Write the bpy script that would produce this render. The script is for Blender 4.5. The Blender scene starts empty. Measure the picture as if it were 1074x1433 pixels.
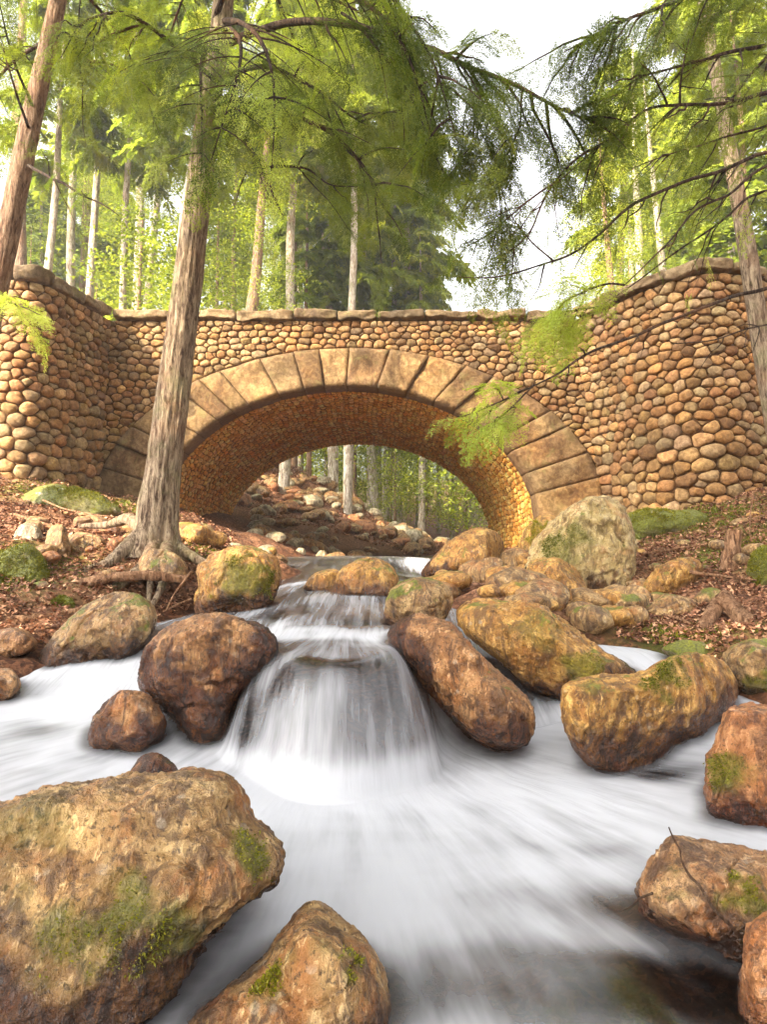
import bpy, math, random
import numpy as np
from mathutils import Vector, Matrix, kdtree

PI = math.pi
rng = np.random.default_rng(7)
random.seed(7)
S = bpy.context.scene
COL = S.collection

# ------------------------------------------------------------------ camera geometry
F = 1000.0
TH = math.atan(84 / F)
CAM = np.array([0.0, 0.0, 1.1])
CT, ST = math.cos(TH), math.sin(TH)

def P(px, py, d):
    """world point that stands at depth d (metres along Y) for a spot of the photograph"""
    u = (px - 537) / F
    v = (716.5 - py) / F
    k = d / (CT - v * ST)
    return np.array([u * k, d, CAM[2] + (v * CT + ST) * k])

# ------------------------------------------------------------------ numpy noise
_perm = np.random.default_rng(3).permutation(256)
_perm = np.concatenate([_perm, _perm, _perm])
_grad = np.random.default_rng(4).normal(size=(256, 3))
_grad /= np.linalg.norm(_grad, axis=1)[:, None]

def noise3(p):
    p = np.asarray(p, float)
    i = np.floor(p).astype(int)
    f = p - i
    i &= 255
    u = f * f * f * (f * (f * 6 - 15) + 10)
    out = 0
    for dx in (0, 1):
        wx = u[:, 0] if dx else 1 - u[:, 0]
        for dy in (0, 1):
            wy = u[:, 1] if dy else 1 - u[:, 1]
            for dz in (0, 1):
                wz = u[:, 2] if dz else 1 - u[:, 2]
                h = _perm[_perm[_perm[(i[:, 0] + dx) & 255] + ((i[:, 1] + dy) & 255)] + ((i[:, 2] + dz) & 255)]
                g = _grad[h]
                d = g[:, 0] * (f[:, 0] - dx) + g[:, 1] * (f[:, 1] - dy) + g[:, 2] * (f[:, 2] - dz)
                out = out + wx * wy * wz * d
    return out * 1.5

def fbm(p, oct=4, gain=.5, lac=2.03):
    p = np.asarray(p, float)
    a, s = 1.0, 0
    for _ in range(oct):
        s = s + a * noise3(p)
        p = p * lac + 17.3
        a *= gain
    return s

def ss(a, b, x):
    t = np.clip((x - a) / (b - a), 0, 1)
    return t * t * (3 - 2 * t)

# ------------------------------------------------------------------ mesh helpers
def mesh_np(name, V, quads=None, tris=None, smooth=True, attrs=None, cattrs=None):
    V = np.asarray(V, np.float32)
    me = bpy.data.meshes.new(name)
    nq = 0 if quads is None else len(quads)
    nt = 0 if tris is None else len(tris)
    idx = []
    if nq: idx.append(np.asarray(quads, np.int32).ravel())
    if nt: idx.append(np.asarray(tris, np.int32).ravel())
    idx = np.concatenate(idx) if idx else np.zeros(0, np.int32)
    me.vertices.add(len(V)); me.vertices.foreach_set('co', V.ravel())
    me.loops.add(len(idx)); me.loops.foreach_set('vertex_index', idx)
    me.polygons.add(nq + nt)
    st = np.concatenate([np.arange(nq) * 4, nq * 4 + np.arange(nt) * 3]).astype(np.int32)
    me.polygons.foreach_set('loop_start', st)
    me.polygons.foreach_set('use_smooth', np.full(nq + nt, smooth))
    for k, a in (attrs or {}).items():
        at = me.attributes.new(k, 'FLOAT', 'POINT'); at.data.foreach_set('value', np.asarray(a, np.float32))
    for k, a in (cattrs or {}).items():
        a = np.asarray(a, np.float32)
        at = me.attributes.new(k, 'FLOAT_VECTOR', 'POINT'); at.data.foreach_set('vector', a.ravel())
    me.update(calc_edges=True)
    me.validate()
    return me

def obj(name, me, mat=None, parent=None, label=None, cat=None, group=None, kind=None, loc=None):
    o = bpy.data.objects.new(name, me)
    COL.objects.link(o)
    if mat is not None and me is not None and not me.materials: me.materials.append(mat)
    if parent is not None: o.parent = parent
    if loc is not None: o.location = loc
    if label: o['label'] = label
    if cat: o['category'] = cat
    if group: o['group'] = group
    if kind: o['kind'] = kind
    return o

class MB:
    """collects vertex / quad / tri arrays"""
    def __init__(s): s.V, s.Q, s.T, s.n, s.A, s.C = [], [], [], 0, [], []
    def add(s, V, Q=None, T=None, a=0.0, c=(0, 0, 0)):
        V = np.asarray(V, float)
        if Q is not None and len(Q): s.Q.append(np.asarray(Q, int) + s.n)
        if T is not None and len(T): s.T.append(np.asarray(T, int) + s.n)
        s.V.append(V); s.n += len(V)
        s.A.append(np.full(len(V), a) if np.isscalar(a) else np.asarray(a))
        c = np.asarray(c, float)
        s.C.append(np.tile(c, (len(V), 1)) if c.ndim == 1 else c)
    def mesh(s, name, smooth=True):
        return mesh_np(name, np.concatenate(s.V), np.concatenate(s.Q) if s.Q else None, np.concatenate(s.T) if s.T else None,
                       smooth, {'tint': np.concatenate(s.A)}, {'hue': np.concatenate(s.C)})

def vnormals(V, Q):
    a, b, c, d = (V[Q[:, k]] for k in range(4))
    n = np.cross(c - a, d - b)
    N = np.zeros_like(V)
    for k in range(4): np.add.at(N, Q[:, k], n)
    return N / (np.linalg.norm(N, axis=1)[:, None] + 1e-12)

_cs = {}
def cubegrid(n):
    if n in _cs: return _cs[n]
    t = np.linspace(-1, 1, n + 1)
    vs, qs, off = [], [], 0
    for ax in range(3):
        for sg in (-1, 1):
            A, B = np.meshgrid(t, t, indexing='ij')
            v = np.zeros(((n + 1) ** 2, 3))
            v[:, ax] = sg; v[:, (ax + 1) % 3] = A.ravel(); v[:, (ax + 2) % 3] = B.ravel()
            i = np.arange((n + 1) ** 2).reshape(n + 1, n + 1)
            q = np.stack([i[:-1, :-1], i[1:, :-1], i[1:, 1:], i[:-1, 1:]], -1).reshape(-1, 4)
            if sg < 0: q = q[:, ::-1]
            vs.append(v); qs.append(q + off); off += len(v)
    V = np.concatenate(vs); Q = np.concatenate(qs)
    u, inv = np.unique(np.round(V, 6), axis=0, return_inverse=True)
    _cs[n] = (u, inv.reshape(-1)[Q])
    return _cs[n]

def sphere_dirs(n):
    V, Q = cubegrid(n)
    D = np.tan(V * PI / 4)
    D = D / np.linalg.norm(D, axis=1)[:, None]
    return D, Q

def catmull(pts, n=8):
    p = np.asarray(pts, float)
    if len(p) < 3:
        t = np.linspace(0, 1, n + 1)[:, None]
        return p[0] * (1 - t) + p[-1] * t
    p = np.vstack([2 * p[0] - p[1], p, 2 * p[-1] - p[-2]])
    out = []
    for i in range(1, len(p) - 2):
        t = np.linspace(0, 1, n, endpoint=False)[:, None]
        a, b, c, d = p[i - 1], p[i], p[i + 1], p[i + 2]
        out.append(.5 * ((2 * b) + (c - a) * t + (2 * a - 5 * b + 4 * c - d) * t * t + (3 * b - a - 3 * c + d) * t ** 3))
    out.append(p[-2][None])
    return np.concatenate(out)

def tube(path, rad, sides=8, bump=None, closed=True):
    path = np.asarray(path, float); n = len(path)
    rad = np.broadcast_to(np.asarray(rad, float), (n,))
    T = np.gradient(path, axis=0); T /= np.linalg.norm(T, axis=1)[:, None] + 1e-12
    up = np.array([0, 0, 1.0]) if abs(T[0, 2]) < .9 else np.array([1.0, 0, 0])
    U = np.zeros_like(path)
    u = np.cross(T[0], np.cross(up, T[0])); u /= np.linalg.norm(u)
    for i in range(n):
        u = u - T[i] * np.dot(u, T[i]); u /= np.linalg.norm(u) + 1e-12
        U[i] = u
    W = np.cross(T, U)
    a = np.arange(sides) * 2 * PI / sides
    R = rad[:, None] * (np.ones(sides)[None] if bump is None else bump)
    V = path[:, None] + R[..., None] * (np.cos(a)[None, :, None] * U[:, None] + np.sin(a)[None, :, None] * W[:, None])
    V = V.reshape(-1, 3)
    i = np.arange(n - 1)[:, None] * sides; j = np.arange(sides)[None]; k = (j + 1) % sides
    Q = np.stack([i + j, i + k, i + sides + k, i + sides + j], -1).reshape(-1, 4)
    Tt = None
    if closed:
        V = np.vstack([V, path[0], path[-1]])
        c0, c1 = n * sides, n * sides + 1
        jj = np.arange(sides); kk = (jj + 1) % sides
        Tt = np.concatenate([np.stack([np.full(sides, c0), kk, jj], -1), np.stack([np.full(sides, c1), (n - 1) * sides + jj, (n - 1) * sides + kk], -1)])
    return V, Q, Tt

# ------------------------------------------------------------------ node material helper
class NM:
    def __init__(s, name):
        s.m = bpy.data.materials.new(name); s.m.use_nodes = True
        s.t = s.m.node_tree; s.t.nodes.clear()
        s.out = s.t.nodes.new('ShaderNodeOutputMaterial')
    def n(s, kind, **kw):
        nd = s.t.nodes.new(kind)
        for k, v in kw.items():
            if k.startswith('i_'):
                key = k[2:]; key = int(key) if key.isdigit() else key
                s.put(nd.inputs[key], v)
            else: setattr(nd, k, v)
        return nd
    def put(s, sock, v):
        if isinstance(v, bpy.types.NodeSocket): s.t.links.new(v, sock)
        elif isinstance(v, bpy.types.Node): s.t.links.new(v.outputs[0], sock)
        else: sock.default_value = v
    def coord(s, which='Object'): return s.n('ShaderNodeTexCoord').outputs[which]
    def geo(s, which='Position'): return s.n('ShaderNodeNewGeometry').outputs[which]
    def attr(s, name, out='Fac'): return s.n('ShaderNodeAttribute', attribute_name=name).outputs[out]
    def mapping(s, vec, scale=(1, 1, 1), loc=(0, 0, 0), rot=(0, 0, 0)):
        nd = s.n('ShaderNodeMapping'); s.put(nd.inputs[0], vec)
        nd.inputs[1].default_value = loc; nd.inputs[2].default_value = rot; nd.inputs[3].default_value = scale
        return nd.outputs[0]
    def noise(s, vec, scale, detail=5, rough=.55, dist=0, out='Fac'):
        nd = s.n('ShaderNodeTexNoise'); s.put(nd.inputs['Vector'], vec)
        nd.inputs['Scale'].default_value = scale; nd.inputs['Detail'].default_value = detail
        nd.inputs['Roughness'].default_value = rough; nd.inputs['Distortion'].default_value = dist
        return nd.outputs[out]
    def voro(s, vec, scale, feature='F1', out='Distance', rand=1):
        nd = s.n('ShaderNodeTexVoronoi', feature=feature); s.put(nd.inputs['Vector'], vec)
        nd.inputs['Scale'].default_value = scale; nd.inputs['Randomness'].default_value = rand
        return nd.outputs[out]
    def math(s, op, a, b=0.0, clamp=False):
        nd = s.n('ShaderNodeMath', operation=op, use_clamp=clamp); s.put(nd.inputs[0], a); s.put(nd.inputs[1], b); return nd.outputs[0]
    def ramp(s, fac, a, b, lo=0., hi=1.):
        nd = s.n('ShaderNodeMapRange', interpolation_type='SMOOTHSTEP'); s.put(nd.inputs[0], fac)
        nd.inputs[1].default_value = a; nd.inputs[2].default_value = b; nd.inputs[3].default_value = lo; nd.inputs[4].default_value = hi
        return nd.outputs[0]
    def cramp(s, fac, stops):
        nd = s.n('ShaderNodeValToRGB'); s.put(nd.inputs[0], fac)
        el = nd.color_ramp.elements
        while len(el) < len(stops): el.new(.5)
        for e, (p, c) in zip(el, stops): e.position = p; e.color = (*c, 1)
        return nd.outputs[0]
    def mix(s, fac, a, b, mode='MIX'):
        nd = s.n('ShaderNodeMix', data_type='RGBA', blend_type=mode)
        s.put(nd.inputs[0], fac)
        for k, v in ((6, a), (7, b)):
            if isinstance(v, tuple) and len(v) == 3: v = (*v, 1)
            s.put(nd.inputs[k], v)
        return nd.outputs[2]
    def bump(s, h, strength=.5, dist=.02, normal=None):
        nd = s.n('ShaderNodeBump'); s.put(nd.inputs['Height'], h)
        nd.inputs['Strength'].default_value = strength; nd.inputs['Distance'].default_value = dist
        if normal is not None: s.put(nd.inputs['Normal'], normal)
        return nd.outputs[0]
    def pbr(s, col, rough=.8, normal=None, spec=.3, **kw):
        nd = s.n('ShaderNodeBsdfPrincipled')
        if isinstance(col, tuple): col = (*col, 1)
        s.put(nd.inputs['Base Color'], col); s.put(nd.inputs['Roughness'], rough)
        s.put(nd.inputs['Specular IOR Level'], spec)
        if normal is not None: s.put(nd.inputs['Normal'], normal)
        for k, v in kw.items(): s.put(nd.inputs[k], v)
        return nd.outputs[0]
    def done(s, sh):
        s.t.links.new(sh, s.out.inputs[0]); return s.m

# ------------------------------------------------------------------ materials
def mat_rock(name, pale, mid, dark, moss=.2, mosscol=(.15, .155, .004), lichen=.3, rust=.3, scale=1.0):
    k = NM(name); co = k.geo()
    big = k.noise(co, 2.2 * scale, 4, .6, .6)
    med = k.noise(co, 9 * scale, 6, .65, .3)
    fin = k.noise(co, 55 * scale, 4, .7)
    fin2 = k.noise(k.mapping(co, (1, 1, .35)), 28 * scale, 5, .75, .5)
    c = k.cramp(med, [(.34, dark), (.48, mid), (.60, pale)])
    c = k.mix(k.ramp(big, .38, .62), c, k.mix(.55, c, mid))
    c = k.mix(k.math('MULTIPLY', k.ramp(k.noise(co, 3.7 * scale, 4, .6, 1.2), .48, .64), rust), c, (.34, .11, .02))
    c = k.mix(k.ramp(fin2, .53, .66, 0, .8), c, tuple(min(1, x * 1.3 + .04) for x in pale))
    c = k.mix(k.ramp(fin, .46, .34, 0, .8), c, tuple(x * .5 for x in dark))
    c = k.mix(k.ramp(k.noise(k.mapping(co, (1, 1, .3)), 11 * scale, 6, .72, 1.1), .52, .40, 0, .8), c, dark)
    # pale lichen spots
    sp = k.voro(co, 16 * scale)
    c = k.mix(k.math('MULTIPLY', k.math('MULTIPLY', k.ramp(sp, .26, .18), k.ramp(k.noise(co, 4, 2), .5, .58)), lichen), c, (.50, .43, .32))
    # moss on the tops
    up = k.n('ShaderNodeSeparateXYZ'); k.put(up.inputs[0], k.geo('Normal'))
    mz = k.math('ADD', k.math('MULTIPLY', k.noise(co, 5 * scale, 5, .65, .4), 1.6), k.math('MULTIPLY', up.outputs[2], .22))
    mm = k.ramp(mz, 1.22 - .5 * moss, 1.36 - .5 * moss)
    mm = k.math('MULTIPLY', mm, 1 if moss > 0 else 0)
    mm = k.math('MAXIMUM', mm, k.attr('mossy'))
    mcol = k.cramp(k.noise(co, 45, 4, .7), [(.3, tuple(x * .35 for x in mosscol)), (.6, mosscol), (.75, (mosscol[0] * 2.4, mosscol[1] * 1.9, mosscol[2]))])
    c = k.mix(mm, c, mcol)
    wet = k.attr('wet')
    c = k.mix(k.math('MULTIPLY', wet, .95), c, k.mix(1.0, c, (.20, .115, .06), 'MULTIPLY'))
    h = k.math('ADD', k.math('MULTIPLY', med, 1.0), k.math('ADD', k.math('MULTIPLY', fin, .22), k.math('MULTIPLY', fin2, .6)))
    nb = k.bump(h, 1., .05)
    rough = k.math('SUBTRACT', .46, k.math('MULTIPLY', wet, .30))
    return k.done(k.pbr(c, rough, nb, .55))

def mat_cobble(name, dirt=(.10, .05, .02), stain=0.):
    k = NM(name); co = k.geo()
    hue = k.attr('hue', 'Vector')
    med = k.noise(co, 14, 5, .65, .4); fin = k.noise(co, 70, 4, .7)
    c = k.mix(k.ramp(med, .35, .7), k.mix(1, hue, (.62, .52, .42), 'MULTIPLY'), k.mix(1, hue, (1.22, 1.15, 1.05), 'MULTIPLY'))
    c = k.mix(k.ramp(fin, .62, .74, 0, .5), c, (.55, .42, .27))
    c = k.mix(k.ramp(fin, .40, .28, 0, .6), c, dirt)
    c = k.mix(k.ramp(k.noise(co, 1.3, 4, .6), .58, .74, 0, .35), c, (.17, .14, .04))
    c = k.mix(k.ramp(k.noise(co, .8, 3, .6), .5, .7, 0, .45), c, k.mix(1., c, (1.15, .85, .5), 'MULTIPLY'))
    if stain:
        sn = k.noise(k.mapping(co, (1, 1, .55)), 2.1, 6, .68, 1.)
        c = k.mix(k.ramp(sn, .46, .66, 0, stain), c, k.mix(1., c, (.42, .33, .24), 'MULTIPLY'))
        c = k.mix(k.ramp(k.noise(co, 4.3, 5, .7, .5), .56, .66, 0, .45), c, (.17, .15, .045))
        c = k.mix(k.ramp(k.voro(k.mapping(co, (1, 1, .8)), 1.9, 'DISTANCE_TO_EDGE'), .012, .0, 0, .5), c, dirt)
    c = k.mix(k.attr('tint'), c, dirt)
    nb = k.bump(k.math('ADD', med, k.math('MULTIPLY', fin, .3)), .9, .035)
    return k.done(k.pbr(c, .78, nb, .3))

def mat_mortar():
    k = NM('mortar'); co = k.geo()
    c = k.cramp(k.noise(co, 20, 5, .7), [(.3, (.035, .016, .006)), (.7, (.15, .075, .027))])
    return k.done(k.pbr(c, .95, k.bump(k.noise(co, 40, 5), .8, .02), .1))

def mat_ground():
    k = NM('forest_floor'); co = k.geo()
    a = k.noise(co, 1.6, 5, .65, .5); b = k.noise(co, 24, 5, .75); l = k.voro(k.mapping(co, (1, 1, .6)), 34, out='Color')
    lv = k.n('ShaderNodeSeparateColor'); k.put(lv.inputs[0], l)
    c = k.cramp(lv.outputs[0], [(.0, (.06, .024, .012)), (.35, (.17, .07, .035)), (.65, (.27, .125, .065)), (1, (.38, .2, .11))])
    c = k.mix(k.ramp(b, .35, .6, .8, 0), c, (.045, .018, .008))
    c = k.mix(k.ramp(a, .5, .65, 0, .5), c, (.2, .1, .045))
    moss = k.math('MULTIPLY', k.attr('mossy'), k.ramp(k.noise(co, 9, 5, .7), .38, .55))
    mc = k.cramp(k.noise(co, 60, 4, .7), [(.3, (.03, .045, .006)), (.7, (.16, .17, .02))])
    c = k.mix(moss, c, mc)
    c = k.mix(k.attr('wet'), c, k.mix(1., c, (.5, .42, .35), 'MULTIPLY'))
    nb = k.bump(k.math('ADD', b, lv.outputs[1]), .8, .02)
    return k.done(k.pbr(c, .85, nb, .2))

def mat_bark(name, pale, mid, dark, zs=.16, sc=26, green=.0):
    k = NM(name); co = k.coord('Object')
    st = k.mapping(co, (1, 1, zs))
    a = k.noise(st, sc, 6, .7, .6); b = k.noise(st, sc * 2.6, 4, .7, .3); g = k.noise(co, 1.8, 4)
    c = k.cramp(a, [(.36, dark), (.47, mid), (.60, pale)])
    c = k.mix(k.ramp(b, .48, .36, 0, .7), c, dark)
    c = k.mix(k.ramp(b, .58, .72, 0, .6), c, tuple(min(1, x * 1.3) for x in pale))
    c = k.mix(k.ramp(g, .5, .66, 0, .35), c, (.24, .11, .05))
    if green: c = k.mix(k.ramp(k.noise(co, 3.1, 5, .7), .5, .62, 0, green), c, (.17, .19, .06))
    nb = k.bump(k.math('ADD', a, k.math('MULTIPLY', b, .4)), 1., .06)
    return k.done(k.pbr(c, .88, nb, .2))

def mat_leaf(name, dark, mid, bright, trans=.45, var=.5):
    k = NM(name)
    t = k.attr('tint'); r = k.n('ShaderNodeObjectInfo').outputs['Random']
    f = k.math('ADD', k.math('MULTIPLY', t, 1 - var * .6), k.math('MULTIPLY', r, var * .6))
    c = k.cramp(f, [(.1, dark), (.5, mid), (.9, bright)])
    d = k.pbr(c, .55, None, .25)
    tr = k.n('ShaderNodeBsdfTranslucent'); k.put(tr.inputs[0], k.mix(1., c, (1.5, 1.45, .7), 'MULTIPLY'))
    mx = k.n('ShaderNodeMixShader'); mx.inputs[0].default_value = trans
    k.put(mx.inputs[1], d); k.put(mx.inputs[2], tr.outputs[0])
    return k.done(mx.outputs[0])

def mat_water():
    k = NM('rushing_water')
    fl = k.attr('flow', 'Vector'); foam = k.attr('foam'); edge = k.attr('edge')
    s1 = k.noise(k.mapping(fl, (11, .9, 1)), 1., 4, .55, .25)
    s2 = k.noise(k.mapping(fl, (34, 1.3, 1)), 1., 3, .6, .15)
    s3 = k.noise(k.mapping(fl, (2.2, .8, 1)), 1., 4, .6, .8)
    st = k.math('ADD', k.math('MULTIPLY', s1, .42), k.math('ADD', k.math('MULTIPLY', s2, .22), k.math('MULTIPLY', s3, .33)))
    dens = k.math('ADD', foam, k.math('MULTIPLY', k.math('SUBTRACT', st, .5), 2.0))
    dens = k.ramp(dens, -.08, .92)
    dens = k.math('MULTIPLY', dens, k.ramp(edge, .0, 1., .25, 1.))
    nb = k.bump(k.math('ADD', k.math('MULTIPLY', s1, .6), k.math('ADD', s3, k.math('MULTIPLY', s2, .15))), .35, .05)
    white = k.n('ShaderNodeBsdfPrincipled')
    white.inputs['Base Color'].default_value = (.53, .535, .565, 1); white.inputs['Roughness'].default_value = .75
    white.inputs['Specular IOR Level'].default_value = .15
    k.put(white.inputs['Normal'], nb)
    tl = k.n('ShaderNodeBsdfTranslucent'); tl.inputs[0].default_value = (.53, .535, .565, 1)
    wm = k.n('ShaderNodeMixShader'); wm.inputs[0].default_value = .2
    k.put(wm.inputs[1], white.outputs[0]); k.put(wm.inputs[2], tl.outputs[0])
    tp = k.n('ShaderNodeBsdfTransparent'); tp.inputs[0].default_value = (.62, .54, .44, 1)
    gl = k.n('ShaderNodeBsdfGlossy'); gl.inputs['Color'].default_value = (.9, .9, .9, 1); gl.inputs['Roughness'].default_value = .22
    k.put(gl.inputs['Normal'], nb)
    fr = k.n('ShaderNodeFresnel'); fr.inputs[0].default_value = 1.33; k.put(fr.inputs['Normal'], nb)
    clear = k.n('ShaderNodeMixShader'); k.put(clear.inputs[0], k.math('ADD', k.math('MULTIPLY', fr.outputs[0], .9), .05))
    k.put(clear.inputs[1], tp.outputs[0]); k.put(clear.inputs[2], gl.outputs[0])
    mx = k.n('ShaderNodeMixShader'); k.put(mx.inputs[0], dens); k.put(mx.inputs[1], clear.outputs[0]); k.put(mx.inputs[2], wm.outputs[0])
    return k.done(mx.outputs[0])

M = {}
M['ground'] = mat_ground()
M['water'] = mat_water()
M['cobble'] = mat_cobble('cobblestone', dirt=(.115, .056, .02))
M['vault'] = mat_cobble('vault_stone', dirt=(.26, .125, .028))
M['ashlar'] = mat_cobble('cut_granite', dirt=(.12, .065, .03), stain=.8)
M['coping'] = mat_cobble('coping_stone', dirt=(.07, .05, .02), stain=.9)
M['mortar'] = mat_mortar()
M['bark'] = mat_bark('hemlock_bark', (.41, .31, .20), (.215, .15, .095), (.045, .023, .012), green=.25)
M['bark_red'] = mat_bark('reddish_bark', (.33, .22, .14), (.2, .115, .065), (.05, .025, .015))
M['bark_pale'] = mat_bark('pale_bark', (.52, .45, .36), (.36, .30, .22), (.13, .09, .06), zs=.3, sc=16, green=.3)
M['limb'] = mat_bark('dark_limb', (.10, .065, .04), (.045, .026, .016), (.014, .008, .006))
M['driftwood'] = mat_bark('driftwood', (.42, .24, .13), (.24, .12, .06), (.07, .03, .015), zs=.2)
M['needle_dark'] = mat_leaf('hemlock_needles', (.04, .065, .01), (.115, .15, .02), (.25, .28, .04), .5)
M['needle_mid'] = mat_leaf('sunlit_needles', (.055, .085, .012), (.14, .185, .026), (.28, .32, .05), .48)
M['leaf_bright'] = mat_leaf('spring_leaves', (.085, .125, .014), (.205, .25, .03), (.42, .43, .06), .5)
M['needle_green'] = mat_leaf('sunlit_sprays', (.16, .22, .03), (.34, .42, .07), (.52, .56, .13), .5)  # lighter copy of the needles: sunlight on the sprays painted into the green
M['moss'] = mat_leaf('moss_tufts', (.045, .05, .003), (.125, .125, .006), (.30, .26, .014), .25)

def mat_litter():
    k = NM('fallen_leaves')
    c = k.cramp(k.attr('tint'), [(.0, (.07, .028, .013)), (.35, (.2, .08, .04)), (.7, (.34, .16, .085)), (.95, (.50, .29, .16))])
    return k.done(k.pbr(c, .7, None, .25))
M['litter'] = mat_litter()

# ------------------------------------------------------------------ RBF surfaces
class RBF:
    def __init__(s, pts, smooth=.02):
        p = np.asarray(pts, float); s.p = p[:, :2]; n = len(p)
        A = np.zeros((n + 3, n + 3))
        A[:n, :n] = -np.linalg.norm(s.p[:, None] - s.p[None], axis=2) + 0 * np.eye(n)
        A[:n, :n] -= 0; A[range(n), range(n)] -= -smooth
        A[:n, n] = 1; A[:n, n + 1:] = s.p; A[n, :n] = 1; A[n + 1:, :n] = s.p.T
        s.w = np.linalg.solve(A, np.concatenate([p[:, 2], np.zeros(3)]))
    def __call__(s, x, y):
        x = np.asarray(x, float); sh = x.shape
        q = np.stack([x.ravel(), np.asarray(y, float).ravel()], 1)
        out = np.empty(len(q)); n = len(s.p)
        for a in range(0, len(q), 40000):
            c = q[a:a + 40000]
            r = -np.sqrt(((c[:, None] - s.p[None]) ** 2).sum(2) + .01)
            out[a:a + 40000] = r @ s.w[:n] + s.w[n] + c @ s.w[n + 1:]
        return out.reshape(sh)

gp = [P(*t) for t in [
    (-250, 1000, 3.5), (-130, 900, 4.6), (10, 900, 5.3), (60, 872, 5.7), (0, 850, 6.0), (120, 838, 6.2), (190, 846, 6.5), (250, 846, 6.9),
    (60, 790, 6.8), (160, 790, 7.0), (215, 768, 7.4), (290, 780, 8.0), (375, 782, 9.5), (0, 742, 8.0), (100, 745, 8.2), (0, 700, 9.8), (120, 712, 10.2),
    (190, 722, 10.5), (250, 737, 11.0), (320, 748, 12.5), (-300, 740, 7.0), (0, 662, 11.3), (140, 686, 12.8), (-300, 660, 12), (325, 738, 14.0), (335, 732, 17.0),
    (345, 722, 19.5), (350, 695, 21.5), (420, 655, 27), (300, 640, 27), (420, 722, 21), (500, 742, 21), (560, 766, 20.5),
    (430, 805, 12), (520, 800, 16), (600, 793, 20), (640, 774, 26), (640, 762, 35), (480, 730, 30), (560, 750, 30), (760, 745, 30),
    (640, 805, 10.5), (720, 775, 13), (700, 768, 17), (720, 762, 20), (800, 742, 25),
    (650, 818, 7.4), (700, 815, 7.2), (720, 800, 8.5), (770, 822, 7.6), (800, 830, 8), (880, 850, 7), (690, 842, 6.2), (760, 858, 6.2), (885, 892, 5.7), (950, 885, 5.9), (1060, 898, 5), (930, 832, 7.2), (1060, 830, 6.6),
    (900, 765, 9.5), (1000, 760, 8.6), (1074, 748, 8), (880, 725, 11), (980, 716, 10.4), (1074, 690, 10.2), (1250, 690, 9), (1250, 850, 5), (1350, 1000, 3)]]
gp += [np.array(t, float) for t in [
    (-1, 2, -.4), (0, 2, -.45), (1, 2, -.4), (-1, 3, -.4), (0, 3, -.5), (1, 3, -.4), (0, 4, -.35), (-.3, 4.3, .1), (-1.3, 4.2, -.1), (-1.9, 4.8, .1), (-.45, 5, .35), (0, 5, .3),
    (.7, 4.6, -.2), (1.5, 4.6, .0), (1.75, 5.2, .2), (-.6, 6.3, .5), (.1, 6.3, .5), (-.7, 8, .65), (-.4, 9.5, .75), (-.9, 11, .95), (.4, 9, .7),
    (-2.2, 3.6, -.1), (2, 3.4, -.2), (-3.6, 0, .5), (3.2, 0, .4), (0, 0, -.5), (0, -4, -.7), (-5, -5, 1), (5, -5, 1), (-2.4, 2, -.2), (2.2, 2, -.3),
    (-16, 14, 4.5), (15, 14, 3.2), (-16, 25, 7), (15, 25, 4.5), (0, 45, 4.6), (-30, 40, 9), (30, 40, 7), (0, 75, 9), (-70, 80, 16), (70, 80, 16), (0, 200, 26), (-200, 60, 25), (200, 60, 25), (0, -80, -6), (-60, -60, 6), (60, -60, 6)]]
G_ = RBF(gp)

wp = [(-1, -5, -.25), (1, -5, -.25), (-1, .5, -.08), (1, .5, -.1), (0, 1.5, -.04), (-1, 2, 0), (0, 2.4, 0.01), (1.2, 2.2, -.03), (0, 3.2, .0), (.6, 3.4, .01), (-.9, 3.5, .03), (-1.5, 3.6, .07), (-2.3, 3.6, .09),
      (-.3, 3.6, .0), (.3, 4.0, .0), (.6, 4.5, .04), (-1.2, 4.15, .16), (-1.9, 4.2, .2), (-1.5, 4.7, .36), (-2.3, 4.8, .40), (-2.8, 5, .42), (-1.75, 5.3, .62), (-1.7, 5.9, .69), (-1.1, 6.0, .74),
      (1.2, 3.8, .02), (1.6, 4.0, .09), (1.8, 4.4, .27), (1.6, 4.9, .42), (1.85, 5.4, .52), (2.3, 4.6, .32), (.95, 4.9, .25),
      (-.6, 5.2, .72), (.0, 5.2, .72), (-.6, 5.9, .79), (.05, 5.9, .79), (-.6, 6.4, .88), (0, 6.4, .87), (-.8, 7.5, .98), (0, 7.5, .99), (-1, 9, 1.05), (.4, 9, 1.05), (-1.5, 10.5, 1.2), (.5, 10.5, 1.15),
      (-1.6, 11.5, 1.33), (.6, 11.5, 1.33), (0, 14, 1.37), (-1.5, 14, 1.37), (1, 17, 1.42), (1, 20, 1.52), (2.5, 26, 1.9), (3, 36, 2.6), (-6, 14, 1.3), (6, 14, 1.3), (-6, 5, .4), (6, 5, .4), (-5, 2, 0), (5, 2, 0), (5, 9, .6), (-6, 9, .7), (.95, 6.4, .7), (1.6, 6.5, .5), (1.3, 8, .6), (1.4, 9.5, .7), (2.5, 7.4, .5), (3, 9, .5), (1.2, 5.9, .6), (-2.6, 7, .5), (-3, 8.5, .6)]
W_ = RBF(wp, .01)
FXC, FYC = -.285, 4.4
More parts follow.
